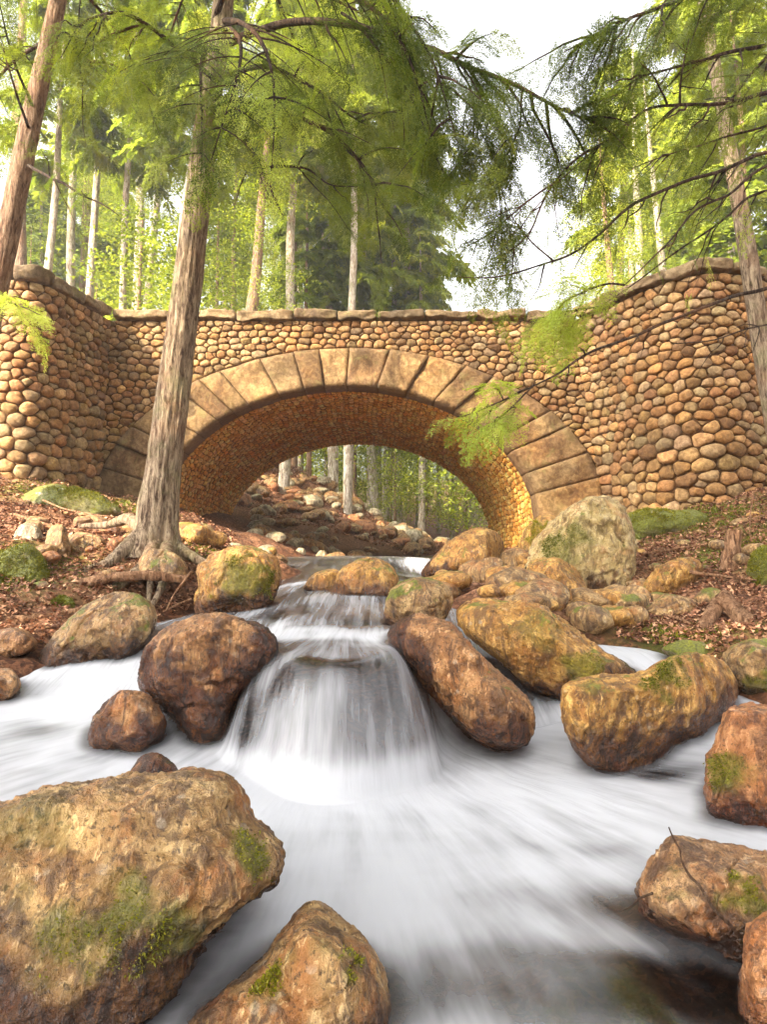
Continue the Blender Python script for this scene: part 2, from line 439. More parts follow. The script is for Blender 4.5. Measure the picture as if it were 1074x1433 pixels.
def water_z(x, y):
    L = W_(x, y)
    dx = x - FXC; dy = np.minimum(y - FYC, 0)
    ang = np.arctan2(dx, -dy + 1e-6)
    wob = 1 + .05 * np.sin(ang * 3 + .6) + .03 * np.sin(ang * 7 + 2)
    sl = np.where(dx > 0, .53, .55)
    rho_i = np.sqrt((dx / sl) ** 2 + (dy / .72) ** 2) / wob
    U = .64 + .09 * np.clip(y - 4.0, -.6, 1.2)
    f = np.clip((rho_i - .68) / .60, 0, 1)
    prof = 1 - f ** 1.85
    prof = np.where(f > .86, prof * 1.0, prof)
    B = U * prof * ss(6.0, 5.0, y)
    k = .11
    h = np.clip(.5 + .5 * (B - L) / k, 0, 1)
    return L + (B - L) * h + k * h * (1 - h)

def WP(px, py):
    """where the line of sight of a photograph spot meets the water"""
    a = P(px, py, 1.0) - CAM
    t = np.linspace(1.0, 24, 3000)
    q = CAM + a[None] * t[:, None]
    dz = q[:, 2] - water_z(q[:, 0], q[:, 1])
    i = np.argmax(dz < 0)
    return q[i]

def ground_z(x, y, rough=True):
    x = np.asarray(x, float); y = np.asarray(y, float)
    z = G_(x, y)
    if rough:
        p = np.stack([x.ravel(), y.ravel(), 0 * x.ravel()], 1)
        z = z + (.10 * fbm(p * .9, 3) + .05 * fbm(p * 3.7 + 5, 3)).reshape(x.shape)
    return z

def graded(lo, a, b, hi, step, grow=1.13):
    mid = list(np.arange(a, b + 1e-6, step))
    s = step; v = a; left = []
    while v > lo: s *= grow; v -= s; left.append(v)
    s = step; v = b; right = []
    while v < hi: s *= grow; v += s; right.append(v)
    return np.array(left[::-1] + mid + right)

def grid_faces(nx, ny):
    i = np.arange(nx * ny).reshape(nx, ny)
    return np.stack([i[:-1, :-1], i[1:, :-1], i[1:, 1:], i[:-1, 1:]], -1).reshape(-1, 4)

gx = graded(-140, -6.5, 6.5, 140, .055); gy = graded(-90, 1.2, 15, 175, .055)
X, Y = np.meshgrid(gx, gy, indexing='ij')
Z = ground_z(X, Y)
mossspots = [(150, 700, 11.5, .9), (60, 690, 10.5, .6), (930, 735, 10.6, .9), (1000, 735, 10, .8), (1060, 770, 8, .8), (20, 800, 6.8, .7), (210, 720, 10.2, .7), (300, 765, 8.5, .5), (1040, 780, 8.2, .6), (960, 900, 5.6, .5), (870, 740, 10.8, .6), (750, 745, 12, .5)]
mo = np.zeros_like(X)
for px, py, d, r in mossspots:
    q = P(px, py, d); mo = np.maximum(mo, np.exp(-((X - q[0]) ** 2 + (Y - q[1]) ** 2) / (r * r)))
Wz = water_z(X, Y)
wetg = ss(.22, .02, Z - Wz) * (np.abs(X) < 5) * (Y < 22)
me = mesh_np('ground', np.stack([X, Y, Z], -1).reshape(-1, 3), grid_faces(len(gx), len(gy)), attrs={'mossy': mo.ravel() * 1.3, 'wet': wetg.ravel()})
obj('ground', me, M['ground'], kind='structure', label='leaf-strewn forest floor and banks on both sides of the stream', cat='ground')

# ------------------------------------------------------------------ boulders
ROCKV = []
def in_poly_r(poly, c, n=180):
    """radius of a star-shaped outline for n directions"""
    th = np.arange(n) * 2 * PI / n - PI
    d = np.stack([np.cos(th), np.sin(th)], 1)
    r = np.full(n, 1e-3)
    m = len(poly)
    for i in range(m):
        a = poly[i] - c; b = poly[(i + 1) % m] - c
        e = b - a
        den = d[:, 0] * e[1] - d[:, 1] * e[0]
        with np.errstate(divide='ignore', invalid='ignore'):
            t = (a[0] * e[1] - a[1] * e[0]) / den
            s = (a[0] * d[:, 1] - a[1] * d[:, 0]) / den
        ok = (np.abs(den) > 1e-9) & (t > 0) & (s >= -1e-6) & (s <= 1 + 1e-6)
        r = np.where(ok & (t > r), t, r)
    return th, r

def boulder(name, outline, d, thick, mat, label, cat='boulder', n=40, seed=0, box=.8, rough=1.0, yaw=0, tilt=0, group=None, facets=8, smoothn=2, mossy=None, dark_under=True, amp=1.0, wetk=.34):
    rg = np.random.default_rng(seed + 100)
    pts = np.array([P(px, py, d) for px, py in outline])
    pl = np.stack([pts[:, 0], pts[:, 2]], 1)
    pl = np.vstack([catmull(np.vstack([pl, pl[:1]]), 5)])[:-1]
    a = pl; b = np.roll(pl, -1, 0)
    cr = a[:, 0] * b[:, 1] - b[:, 0] * a[:, 1]
    c = ((a + b) * cr[:, None]).sum(0) / (3 * cr.sum())
    th, r = in_poly_r(pl, c)
    for _ in range(smoothn): r = .25 * np.roll(r, 1) + .5 * r + .25 * np.roll(r, -1)
    D, Q = sphere_dirs(n)
    # facets in the normalised shape
    rad = np.ones(len(D))
    acc = np.zeros(len(D))
    for i in range(facets):
        nn = rg.normal(size=3); nn[2] = -abs(nn[2]) - .35; nn /= np.linalg.norm(nn)
        h = rg.uniform(.80, .97)
        acc += np.clip(D @ nn / h, 0, None) ** 34
    rad = np.where(acc > 1, np.maximum(acc, 1) ** (-1 / 34), 1.0)
    phi_s = D[:, 2]
    cphi = np.sqrt(np.clip(1 - phi_s ** 2, 0, 1))
    tv = np.arctan2(D[:, 1], D[:, 0])
    rr = np.interp(tv, np.append(th, th[0] + 2 * PI), np.append(r, r[0]))
    c2 = cphi ** box * rad; s2 = np.sign(phi_s) * np.abs(phi_s) ** box * rad
    ctr = np.array([c[0], d, c[1]])
    view = ctr - CAM; view /= np.linalg.norm(view)
    Wd = view * (1 - .0); 
    u = rr * np.cos(tv) * c2; v = rr * np.sin(tv) * c2; w = thick * s2
    w = w + yaw * u + tilt * v
    V = ctr + u[:, None] * np.array([1, 0, 0]) + v[:, None] * np.array([0, 0, 1]) + w[:, None] * Wd
    size = np.mean(r)
    N = vnormals(V, Q)
    if N[np.argmax(V[:, 2])][2] < 0: Q = Q[:, ::-1]; N = -N
    so = rg.uniform(0, 50, 3)
    q = V / size + so
    disp = .05 * fbm(q * 1.3, 3) + .032 * fbm(q * 4.0, 4, .6) - .075 * ss(.07, .0, np.abs(noise3(q * 1.15 + 9) + .15 * noise3(q * 5))) * ss(-.1, .25, noise3(q * .9 + 31))
    disp += (.022 * np.abs(fbm(q * 9, 3)) + .012 * fbm(q * np.array([19, 19, 12]), 3, .6)) * rough
    V = V + N * (disp * size * rough * amp)[:, None]
    wz = water_z(V[:, 0], V[:, 1])
    hgt = V[:, 2].max() - np.median(wz)
    wn = wetk * hgt * (1 + .55 * noise3(V * np.array([7, 7, 2.5])) + .4 * noise3(V * 14))
    wet = ss(wn + .06, wn - .08, V[:, 2] - wz) if dark_under else np.zeros(len(V))
    mos = np.zeros(len(V))
    for (px, py, rp, st) in (mossy or []):
        e = P(px, py, 1.0) - CAM; e /= np.linalg.norm(e)          # the patch sits where this line meets the near face
        al = (V - CAM) @ e; off = np.linalg.norm(V - CAM - al[:, None] * e, axis=1)
        fr = ((V - CAM) * N).sum(1) < .05
        near = al[fr & (off < rp / F * d)].min() if (fr & (off < rp / F * d)).any() else d
        c_ = CAM + e * near
        dd = np.linalg.norm(V - c_, axis=1) / (rp / F * d * 1.15) + .6 * fbm(V * 3.2 / size, 4)
        mos = np.maximum(mos, st * ss(1.1, .5, dd))
    base = np.array([ctr[0], ctr[1], V[:, 2].min()])
    me = mesh_np(name, V - base, Q, attrs={'wet': wet, 'mossy': mos})
    o = obj(name, me, mat, label=label, cat=cat, group=group, loc=base)
    ROCKV.append(V)
    sel = np.nonzero((mos > .45) & (N[:, 2] > -.2) & ((V - CAM) @ view > 0))[0]
    if len(sel) > 30:
        m = int(min(5000, len(sel) * 3)); j = rg.choice(sel, m)
        b = V[j] + rg.normal(0, size * .02, (m, 3)) - N[j] * .006
        dd = N[j] + rg.normal(0, .6, (m, 3)); dd /= np.linalg.norm(dd, axis=1)[:, None]
        pp_ = np.cross(dd, rg.normal(size=(m, 3))); pp_ /= np.linalg.norm(pp_, axis=1)[:, None]
        L = rg.uniform(.4, 1, (m, 1)) * (.008 + .0022 * d); pw = pp_ * L * .22
        VV = np.stack([b, b + dd * L * .45 + pw, b + dd * L, b + dd * L * .45 - pw], 1).reshape(-1, 3) - base
        obj('moss', mesh_np('moss', VV, np.arange(4 * m).reshape(-1, 4), attrs={'tint': np.repeat(np.clip(rg.normal(.5, .2, m), 0, 1), 4)}), M['moss'], o, kind='stuff')
    return o

tan = dict(pale=(.50, .325, .135), mid=(.265, .14, .042), dark=(.066, .029, .009))
brn = dict(pale=(.54, .29, .115), mid=(.28, .12, .034), dark=(.07, .027, .008))
gld = dict(pale=(.64, .37, .095), mid=(.37, .17, .026), dark=(.10, .04, .008))
red = dict(pale=(.50, .235, .09), mid=(.31, .11, .028), dark=(.09, .03, .008))
gry = dict(pale=(.52, .44, .29), mid=(.33, .27, .155), dark=(.12, .085, .045))
R = {}
R['tan'] = mat_rock('tan_granite', **tan, moss=.0, rust=.55, mosscol=(.10, .11, .004))
R['tanmoss'] = mat_rock('mossy_granite', **tan, moss=.5)
R['brown'] = mat_rock('brown_granite', **brn, moss=.12, rust=.55)
R['gold'] = mat_rock('golden_granite', **gld, moss=.38, rust=.5, mosscol=(.19, .17, .004))
R['red'] = mat_rock('reddish_granite', **red, moss=.05, rust=.5)
R['grey'] = mat_rock('grey_granite', **gry, moss=.3, rust=.2)
R['stand'] = mat_rock('standing_granite', pale=(.58, .44, .21), mid=(.42, .29, .10), dark=(.15, .085, .025), moss=.3, rust=.5)
R['near'] = mat_rock('weathered_granite', pale=(.46, .27, .12), mid=(.24, .11, .036), dark=(.062, .025, .008), moss=.0, rust=.7)
R['moss'] = mat_rock('moss_covered_stone', **gry, moss=1.1)

# foreground
boulder('boulder', [(-140, 1150), (0, 1132), (90, 1108), (200, 1092), (312, 1086), (334, 1104), (348, 1138), (374, 1170), (384, 1205), (356, 1246), (300, 1284), (258, 1330), (200, 1400), (130, 1450), (20, 1490), (-140, 1460)], 2.28, .68,
        R['tan'], 'huge tan boulder with green moss streaks in the near left corner of the stream', n=110, wetk=.42, seed=1, box=.72, tilt=.42, facets=2,
        mossy=[(160, 1285, 38, .75), (85, 1310, 42, .6), (368, 1185, 32, .8), (255, 1325, 44, .8), (20, 1146, 50, .4), (168, 1235, 24, .7), (20, 1240, 24, .4)])
boulder('boulder', [(440, 1256), (465, 1268), (500, 1300), (528, 1345), (540, 1385), (536, 1440), (480, 1500), (380, 1520), (270, 1490), (268, 1430), (318, 1388), (360, 1345), (398, 1300), (420, 1268)], 1.95, .35,
        R['tan'], 'pointed tan boulder rising from the foam at the near edge of the stream', n=80, seed=2, box=.85, facets=6, tilt=.25, amp=.8, mossy=[(508, 1318, 34, .8), (370, 1350, 34, .5), (460, 1300, 24, .35)])
boulder('boulder', [(945, 1172), (1000, 1182), (1080, 1196), (1180, 1230), (1200, 1330), (1080, 1350), (1010, 1340), (950, 1318), (905, 1290), (893, 1250), (908, 1212)], 2.35, .42,
        R['near'], wetk=.45, label='weathered brown near boulder with a dark twig lying across it', n=70, seed=3, box=.8, facets=9, tilt=.35, mossy=[(925, 1225, 30, .7), (1060, 1265, 34, .7)])
boulder('boulder', [(1050, 1292), (1110, 1275), (1200, 1300), (1220, 1480), (1100, 1500), (1045, 1440), (1038, 1360)], 1.95, .3,
        R['red'], 'rusty red boulder with a smooth face in the nearest right corner', n=50, seed=4)
boulder('boulder', [(1022, 992), (1060, 986), (1150, 990), (1200, 1060), (1180, 1190), (1090, 1185), (1030, 1150), (996, 1130), (994, 1080), (1008, 1030)], 3.4, .45,
        R['red'], 'flat-faced pinkish brown boulder standing between white water and the right bank', n=60, seed=5, box=.6, facets=5, mossy=[(1008, 1080, 32, .7)])
boulder('boulder', [(795, 962), (835, 950), (890, 946), (930, 925), (975, 912), (1015, 925), (1037, 955), (1030, 990), (1000, 1015), (960, 1045), (915, 1078), (865, 1080), (825, 1060), (800, 1015)], 4.25, .5,
        R['gold'], wetk=.5, label='big golden two-humped boulder with a mossy top beside the right-hand pool', n=72, seed=6, box=.7, yaw=.5, facets=5, amp=.8, mossy=[(960, 940, 40, .9), (985, 930, 30, .8), (840, 955, 25, .4)])
boulder('boulder', [(545, 872), (580, 858), (625, 872), (660, 905), (700, 945), (730, 970), (743, 1000), (735, 1035), (705, 1054), (670, 1045), (635, 1010), (600, 970), (565, 930), (540, 895)], 4.35, .36,
        R['brown'], wetk=.4, label='long reddish brown boulder slanting down beside the right edge of the waterfall', n=72, seed=7, box=.75, facets=10, yaw=-.5)
boulder('boulder', [(540, 840), (560, 812), (595, 808), (628, 822), (632, 850), (610, 878), (560, 880), (538, 868)], 5.3, .3,
        R['tanmoss'], 'squat speckled boulder above the head of the long slanting boulder', n=40, seed=8)
boulder('boulder', [(632, 850), (660, 836), (715, 840), (770, 855), (810, 885), (850, 915), (884, 940), (880, 965), (830, 962), (790, 978), (745, 965), (700, 925), (655, 890), (636, 872)], 5.0, .36,
        R['gold'], 'long golden brown lichen-flecked boulder by the right-hand pool', n=64, seed=9, box=.75, facets=9, yaw=-.25, mossy=[(815, 940, 26, .8), (760, 865, 40, .35)])
boulder('boulder', [(205, 905), (235, 878), (290, 862), (345, 864), (378, 885), (386, 915), (360, 955), (325, 1000), (305, 1040), (270, 1042), (245, 1010), (218, 985), (196, 960)], 4.3, .36,
        R['brown'], wetk=.8, label='dark wet brown boulder beside the left edge of the waterfall', n=70, seed=10, box=.72, facets=9)
boulder('boulder', [(125, 1020), (140, 985), (170, 966), (205, 972), (228, 1000), (232, 1035), (200, 1055), (150, 1056), (124, 1045)], 4.1, .24,
        R['brown'], wetk=.8, label='small round wet boulder leaning on the dark boulder left of the waterfall', n=40, seed=11)
boulder('boulder', [(183, 1078), (200, 1056), (220, 1054), (245, 1072), (250, 1092), (215, 1105), (183, 1096)], 3.35, .13,
        R['brown'], wetk=.9, label='little dark wet stone poking from the foam behind the huge near boulder', cat='stone', n=26, seed=12)
boulder('boulder', [(52, 925), (80, 885), (120, 848), (165, 830), (205, 838), (222, 862), (205, 900), (170, 925), (110, 945), (55, 945)], 5.3, .4,
        R['tanmoss'], 'slanting tan slab of rock at the foot of the left bank', n=56, seed=13, box=.66, facets=10)
boulder('boulder', [(270, 830), (282, 792), (310, 770), (350, 766), (385, 782), (391, 812), (375, 850), (330, 865), (272, 862)], 6.5, .36,
        R['gold'], 'sunlit mossy yellow boulder on the stream edge below the leaning trunk', n=50, seed=14, box=.6, facets=7, mossy=[(345, 808, 34, .8), (318, 790, 30, .4), (285, 830, 14, .5)])
boulder('boulder', [(460, 835), (475, 800), (510, 782), (540, 786), (556, 806), (552, 838), (520, 848), (470, 846)], 6.8, .32,
        R['gold'], 'rounded golden stone in midstream above the waterfall', n=40, seed=15)
boulder('boulder', [(424, 822), (440, 803), (470, 797), (485, 812), (475, 832), (440, 836)], 7.1, .25,
        R['gold'], 'low orange stone awash to the left of the rounded midstream stone', 'stone', n=24, seed=16)
boulder('boulder', [(590, 800), (615, 772), (645, 748), (675, 738), (702, 752), (707, 785), (695, 812), (650, 822), (600, 815)], 9.0, .55,
        R['gold'], 'big smooth dome-shaped boulder in front of the right foot of the arch', n=44, seed=17, amp=.6)
boulder('boulder', [(738, 800), (752, 752), (800, 708), (845, 694), (874, 714), (888, 770), (886, 825), (876, 872), (820, 890), (752, 872)], 8.3, .5,
        R['stand'], 'big pale standing stone tinged green at the foot of the right abutment', n=56, seed=18, box=.66, facets=8, mossy=[(785, 760, 38, .6), (830, 715, 26, .25)])
boulder('boulder', [(728, 812), (745, 786), (782, 782), (812, 802), (826, 846), (800, 876), (746, 870), (728, 842)], 7.6, .36,
        R['gold'], 'rounded brown boulder leaning against the front of the big pale standing stone', n=44, seed=19)
boulder('boulder', [(725, 760), (745, 728), (775, 722), (795, 745), (790, 780), (740, 785)], 9.6, .4, R['gold'], 'sunny mossy block below the right springing of the arch', n=36, seed=20, mossy=[(760, 745, 28, .5)])
boulder('boulder', [(900, 815), (925, 792), (965, 780), (985, 795), (970, 818), (930, 838), (900, 836)], 7.4, .3, R['gold'], 'flat yellowish slab on the leafy right bank', 'slab', n=36, seed=21, box=.6)
boulder('boulder', [(902, 852), (930, 834), (968, 838), (985, 862), (960, 890), (920, 886), (900, 872)], 6.6, .26, R['tanmoss'], 'pale lichen-spotted rock below the yellowish slab on the right bank', 'rock', n=36, seed=22)
boulder('boulder', [(860, 872), (880, 856), (908, 862), (915, 882), (890, 895), (864, 890)], 6.4, .18, R['gold'], 'small brown rock at the head of the right-hand pool', 'rock', n=26, seed=23)
boulder('boulder', [(925, 908), (955, 896), (990, 902), (1008, 918), (990, 930), (950, 926)], 5.3, .26, R['moss'], 'low moss-covered rock behind the two-humped boulder', 'rock', n=36, seed=24)
boulder('boulder', [(1010, 915), (1040, 898), (1110, 895), (1150, 940), (1110, 990), (1040, 985), (1022, 950)], 4.8, .36, R['tanmoss'], 'grey mossy rock at the water line of the right bank', 'rock', n=44, seed=25, mossy=[(1070, 975, 28, .7)])
boulder('boulder', [(-30, 800), (0, 775), (35, 762), (62, 785), (66, 825), (40, 850), (-20, 850)], 6.7, .3, R['moss'], 'bright green moss-covered rock on the left bank', 'rock', n=40, seed=26, mossy=[(25, 800, 60, .95)])
boulder('boulder', [(60, 775), (68, 742), (88, 735), (97, 760), (94, 795), (72, 800)], 7.3, .16, R['tan'], 'upright pale stone beside the bright green mossy rock', 'rock', n=30, seed=27)
boulder('boulder', [(18, 752), (28, 735), (50, 735), (60, 755), (45, 772), (20, 770)], 7.6, .16, R['grey'], 'whitish stone behind the bright green mossy rock', 'rock', n=26, seed=28)
boulder('boulder', [(92, 756), (110, 745), (140, 752), (148, 768), (125, 776), (95, 772)], 7.7, .24, R['tan'], 'flat brown flagstone jutting from the left bank', 'slab', n=26, seed=29, box=.5)
boulder('boulder', [(-30, 960), (-10, 938), (15, 936), (28, 958), (15, 980), (-20, 985)], 4.6, .2, R['brown'], 'dark wet stone beside the white water on the far left', 'stone', n=30, seed=30)
boulder('boulder', [(-60, 905), (-20, 885), (30, 880), (52, 896), (40, 915), (0, 928), (-50, 930)], 5.2, .26, R['brown'], 'flat brown rock at the water line of the left bank', 'rock', n=34, seed=31, box=.6)
boulder('boulder', [(60, 850), (75, 835), (100, 838), (105, 855), (85, 868), (62, 864)], 6.1, .16, R['moss'], 'small mossy rock below the bright green one', 'rock', n=26, seed=32, mossy=[(82, 850, 25, .7)])
boulder('boulder', [(20, 700), (60, 680), (110, 682), (150, 700), (170, 718), (130, 730), (60, 722)], 10.0, .4, R['moss'], 'long mossy ledge under the left tower', 'rock', n=40, seed=33, mossy=[(110, 695, 60, .7)])
boulder('boulder', [(195, 780), (215, 768), (245, 775), (262, 795), (250, 815), (205, 812), (192, 798)], 6.9, .22, R['tanmoss'], 'rock gripped by roots under the leaning trunk', 'rock', n=30, seed=34)
boulder('boulder', [(860, 745), (880, 718), (930, 712), (985, 718), (1000, 738), (950, 752), (890, 758)], 10.0, .35, R['moss'], 'mossy ledge glowing yellow green below the right tower', 'rock', n=40, seed=35, mossy=[(890, 735, 45, .8), (960, 730, 40, .9)])
boulder('boulder', [(1045, 800), (1060, 770), (1100, 765), (1130, 800), (1110, 835), (1060, 830)], 6.9, .3, R['moss'], 'green mossy rock on the right bank beside the stump', 'rock', n=36, seed=36, mossy=[(1075, 795, 45, .9)])

# small stones from shared meshes
def stone_mesh(i, n=9):
    D, Q = sphere_dirs(n); rg = np.random.default_rng(i + 500)
    acc = np.zeros(len(D))
    for _ in range(7):
        nn = rg.normal(size=3); nn /= np.linalg.norm(nn); acc += np.clip(D @ nn / rg.uniform(.72, .95), 0, None) ** 12
    rad = np.where(acc > 1, np.maximum(acc, 1) ** (-1 / 12), 1.0)
    V = D * rad[:, None] * np.array([1, rg.uniform(.65, .9), rg.uniform(.5, .75)])
    V += D * (.06 * fbm(D * 2 + rg.uniform(0, 9, 3), 3))[:, None]
    return mesh_np('stone', V, Q, attrs={'wet': np.zeros(len(V)), 'mossy': np.zeros(len(V))})
STM = {}
for key, mt in (('tan', 'tan'), ('grey', 'grey'), ('gold', 'gold'), ('red', 'red'), ('moss', 'tanmoss')):
    STM[key] = []
    for i in range(3):
        m_ = stone_mesh(len(STM) * 7 + i); m_.materials.append(R[mt]); STM[key].append(m_)

def stone(x, y, r, key, label, group, sink=.3, z=None):
    me = random.choice(STM[key])
    zz = float(ground_z(np.array([x]), np.array([y]))[0]) if z is None else z
    o = obj('stone', me, label=label, cat='stone', group=group, loc=(x, y, zz + r * (.55 - sink)))
    o.scale = (r * random.uniform(.8, 1.3), r * random.uniform(.8, 1.2), r * random.uniform(.7, 1.1))
    o.rotation_euler = (random.uniform(-.4, .4), random.uniform(-.4, .4), random.uniform(0, 6.28))
    if r > .1:
        n8, _ = sphere_dirs(4); ROCKV.append(n8 * r + np.array([x, y, zz]))
    return o

def scatter_px(n, box, dr, rr, keys, label, group, seed):
    rg = random.Random(seed); st = random.getstate(); random.seed(seed)
    for _ in range(n):
        d = rg.uniform(*dr); t = (d - dr[0]) / (dr[1] - dr[0])
        px = rg.uniform(box[0], box[1]); x = P(px, 750, d)[0]
        stone(x, d, rg.uniform(*rr) ** 1.0, rg.choice(keys), label, group)
    random.setstate(st)
scatter_px(140, (335, 600), (20.2, 27), (.10, .38), ['tan', 'grey', 'red', 'tan'], 'pale loose stone in the rubble slope seen through the arch', 'stones on the slope beyond the bridge', 1)
scatter_px(16, (560, 720), (20, 27), (.12, .4), ['tan', 'grey'], 'stone on the stream bank seen through the right half of the arch', 'stones on the far right bank', 2)
scatter_px(22, (250, 400), (8.2, 11.5), (.08, .24), ['tan', 'grey', 'moss', 'gold'], 'rounded stone heaped between the leaning trunk and the left foot of the arch', 'stones at the left foot of the arch', 3)
scatter_px(34, (615, 760), (6.7, 12.5), (.13, .32), ['gold', 'tan', 'gold'], 'golden stone heaped at the right foot of the arch', 'stones at the right foot of the arch', 4)
scatter_px(26, (20, 200), (6.3, 9.8), (.06, .17), ['tan', 'moss', 'red'], 'stone half buried in the leaves of the left bank', 'stones on the left bank', 5)
scatter_px(26, (680, 900), (5.9, 7.4), (.08, .24), ['gold', 'tan', 'moss', 'gold'], 'stone jumbled behind the long golden boulder', 'stones behind the long golden boulder', 8)
scatter_px(20, (880, 1074), (6.4, 9.8), (.06, .16), ['gold', 'tan', 'moss'], 'stone half buried in the leaves of the right bank', 'stones on the right bank', 6)
scatter_px(40, (345, 520), (14, 20), (.12, .34), ['grey', 'tan'], 'stone on the shaded left side under the arch', 'stones under the arch', 7)

# ------------------------------------------------------------------ water
wx = graded(-9, -3.0, 2.6, 9, .02, 1.08); wy = np.unique(np.concatenate([graded(-6, .9, 6.6, 40, .02, 1.02)]))
X, Y = np.meshgrid(wx, wy, indexing='ij')
Z = water_z(X, Y)
pp = np.stack([X.ravel(), Y.ravel() * .6, 0 * X.ravel()], 1)
rip = (.016 * fbm(pp * 2.2, 3)).reshape(X.shape)
Z = Z + rip * np.where(Y > 5, .8, 1)
dx, dy = X - FXC, Y - (FYC + 1.0)
r = np.hypot(dx, dy)
ang = np.arctan2(dx, -dy)
low = ss(4.75, 4.35, Y)
zl = water_z(X, Y)
gu = np.where(low > .5, ang * 1.1, dx * 1.3); gv = np.where(low > .5, r, FYC + 1.0 - Y) + np.clip(.7 - zl, 0, .7) * .9
# the flow runs as one field: radial below the lip, along the channel above it
flow = np.stack([gu, gv, low * 0], -1)
foam = np.full(X.shape, .9)
foam = np.where(Y > 4.7, .34, foam * 1.0)
foam = .24 + (.78 - .24) * ss(5.0, 4.6, Y)
fall = ss(.10, .24, zl) * ss(4.6, 4.4, Y) * (np.abs(dx) < .8); foam = foam - .42 * fall
foam = foam + .2 * np.exp(-((r - 1.95) / .16) ** 2) * low
foam = foam - .45 * ss(7.9, 8.8, Y)
left = ss(-.85, -1.05, X) * ss(5.6, 5.2, Y); foam = np.maximum(foam, .74 * left)
right = ss(1.0, 1.25, X) * ss(6.2, 5.8, Y); foam = np.maximum(foam, .8 * right)
def blob(px, py, rx, ry, v):
    global foam
    q = WP(px, py)
    e = np.exp(-(((X - q[0]) / rx) ** 2 + ((Y - q[1]) / ry) ** 2))
    foam = foam + v * e
for b in [(880, 1275, .24, .15, -.55), (760, 1250, .32, .12, -.16), (610, 1385, .17, .2, -.5), (950, 1400, .28, .2, -.5), (780, 1415, .28, .2, -.28), (720, 1330, .25, .08, -.15), (860, 1350, .2, .06, -.2), (840, 1190, .3, .1, -.22), (960, 1235, .16, .1, -.3), (1000, 1400, .2, .2, -.5),
          (450, 925, .24, .08, -.5), (400, 945, .1, .06, -.3), (535, 960, .06, .14, -.5), (500, 1030, .1, .06, -.15), (640, 980, .05, .15, -.5), (350, 1000, .05, .1, -.2),
          (130, 1060, .16, .1, -.5), (60, 1020, .25, .12, -.35), (40, 1080, .3, .06, -.15), (250, 1100, .2, .06, -.15), (915, 1085, .2, .14, -.45), (980, 1080, .25, .1, -.25), (700, 1090, .25, .1, .1),
          (430, 815, .28, .35, .5), (440, 838, .3, .25, .2), (440, 880, .3, .12, .3), (585, 787, .3, .8, .8), (390, 880, .1, .3, .35), (520, 895, .1, .2, .3), (400, 860, .2, .15, -.15), (220, 870, .1, .3, .3)]:
    blob(*b)
obj_rocks = np.concatenate(ROCKV)
obj_rocks = obj_rocks[(obj_rocks[:, 1] < 9)]
kd = kdtree.KDTree(len(obj_rocks))
for i, v in enumerate(obj_rocks): kd.insert(v, i)
kd.balance()
V = np.stack([X, Y, Z], -1).reshape(-1, 3)
edge = np.ones(len(V))
for i in np.nonzero((V[:, 1] < 9) & (np.abs(V[:, 0]) < 3.4) & (V[:, 1] > .9))[0]:
    edge[i] = kd.find(V[i])[2]
edge = np.clip(edge / .09, 0, 1)
me = mesh_np('stream', V, grid_faces(len(wx), len(wy)), attrs={'foam': np.clip(foam, 0, 1.1).ravel(), 'edge': edge}, cattrs={'flow': flow.reshape(-1, 3)})
obj('stream', me, M['water'], kind='structure', label='silky white stream pouring over a small fall and foaming between boulders', cat='water')

# ------------------------------------------------------------------ the bridge
DB = 13.0
def clip_poly(poly, nx, ny, c):
    """keep nx*x + ny*y <= c"""
    out = []; m = len(poly)
    for i in range(m):
        a = poly[i]; b = poly[(i + 1) % m]
        da = nx * a[0] + ny * a[1] - c; db = nx * b[0] + ny * b[1] - c
        if da <= 0: out.append(a)
        if (da < 0 < db) or (db < 0 < da):
            t = da / (da - db); out.append((a[0] + t * (b[0] - a[0]), a[1] + t * (b[1] - a[1])))
    return out

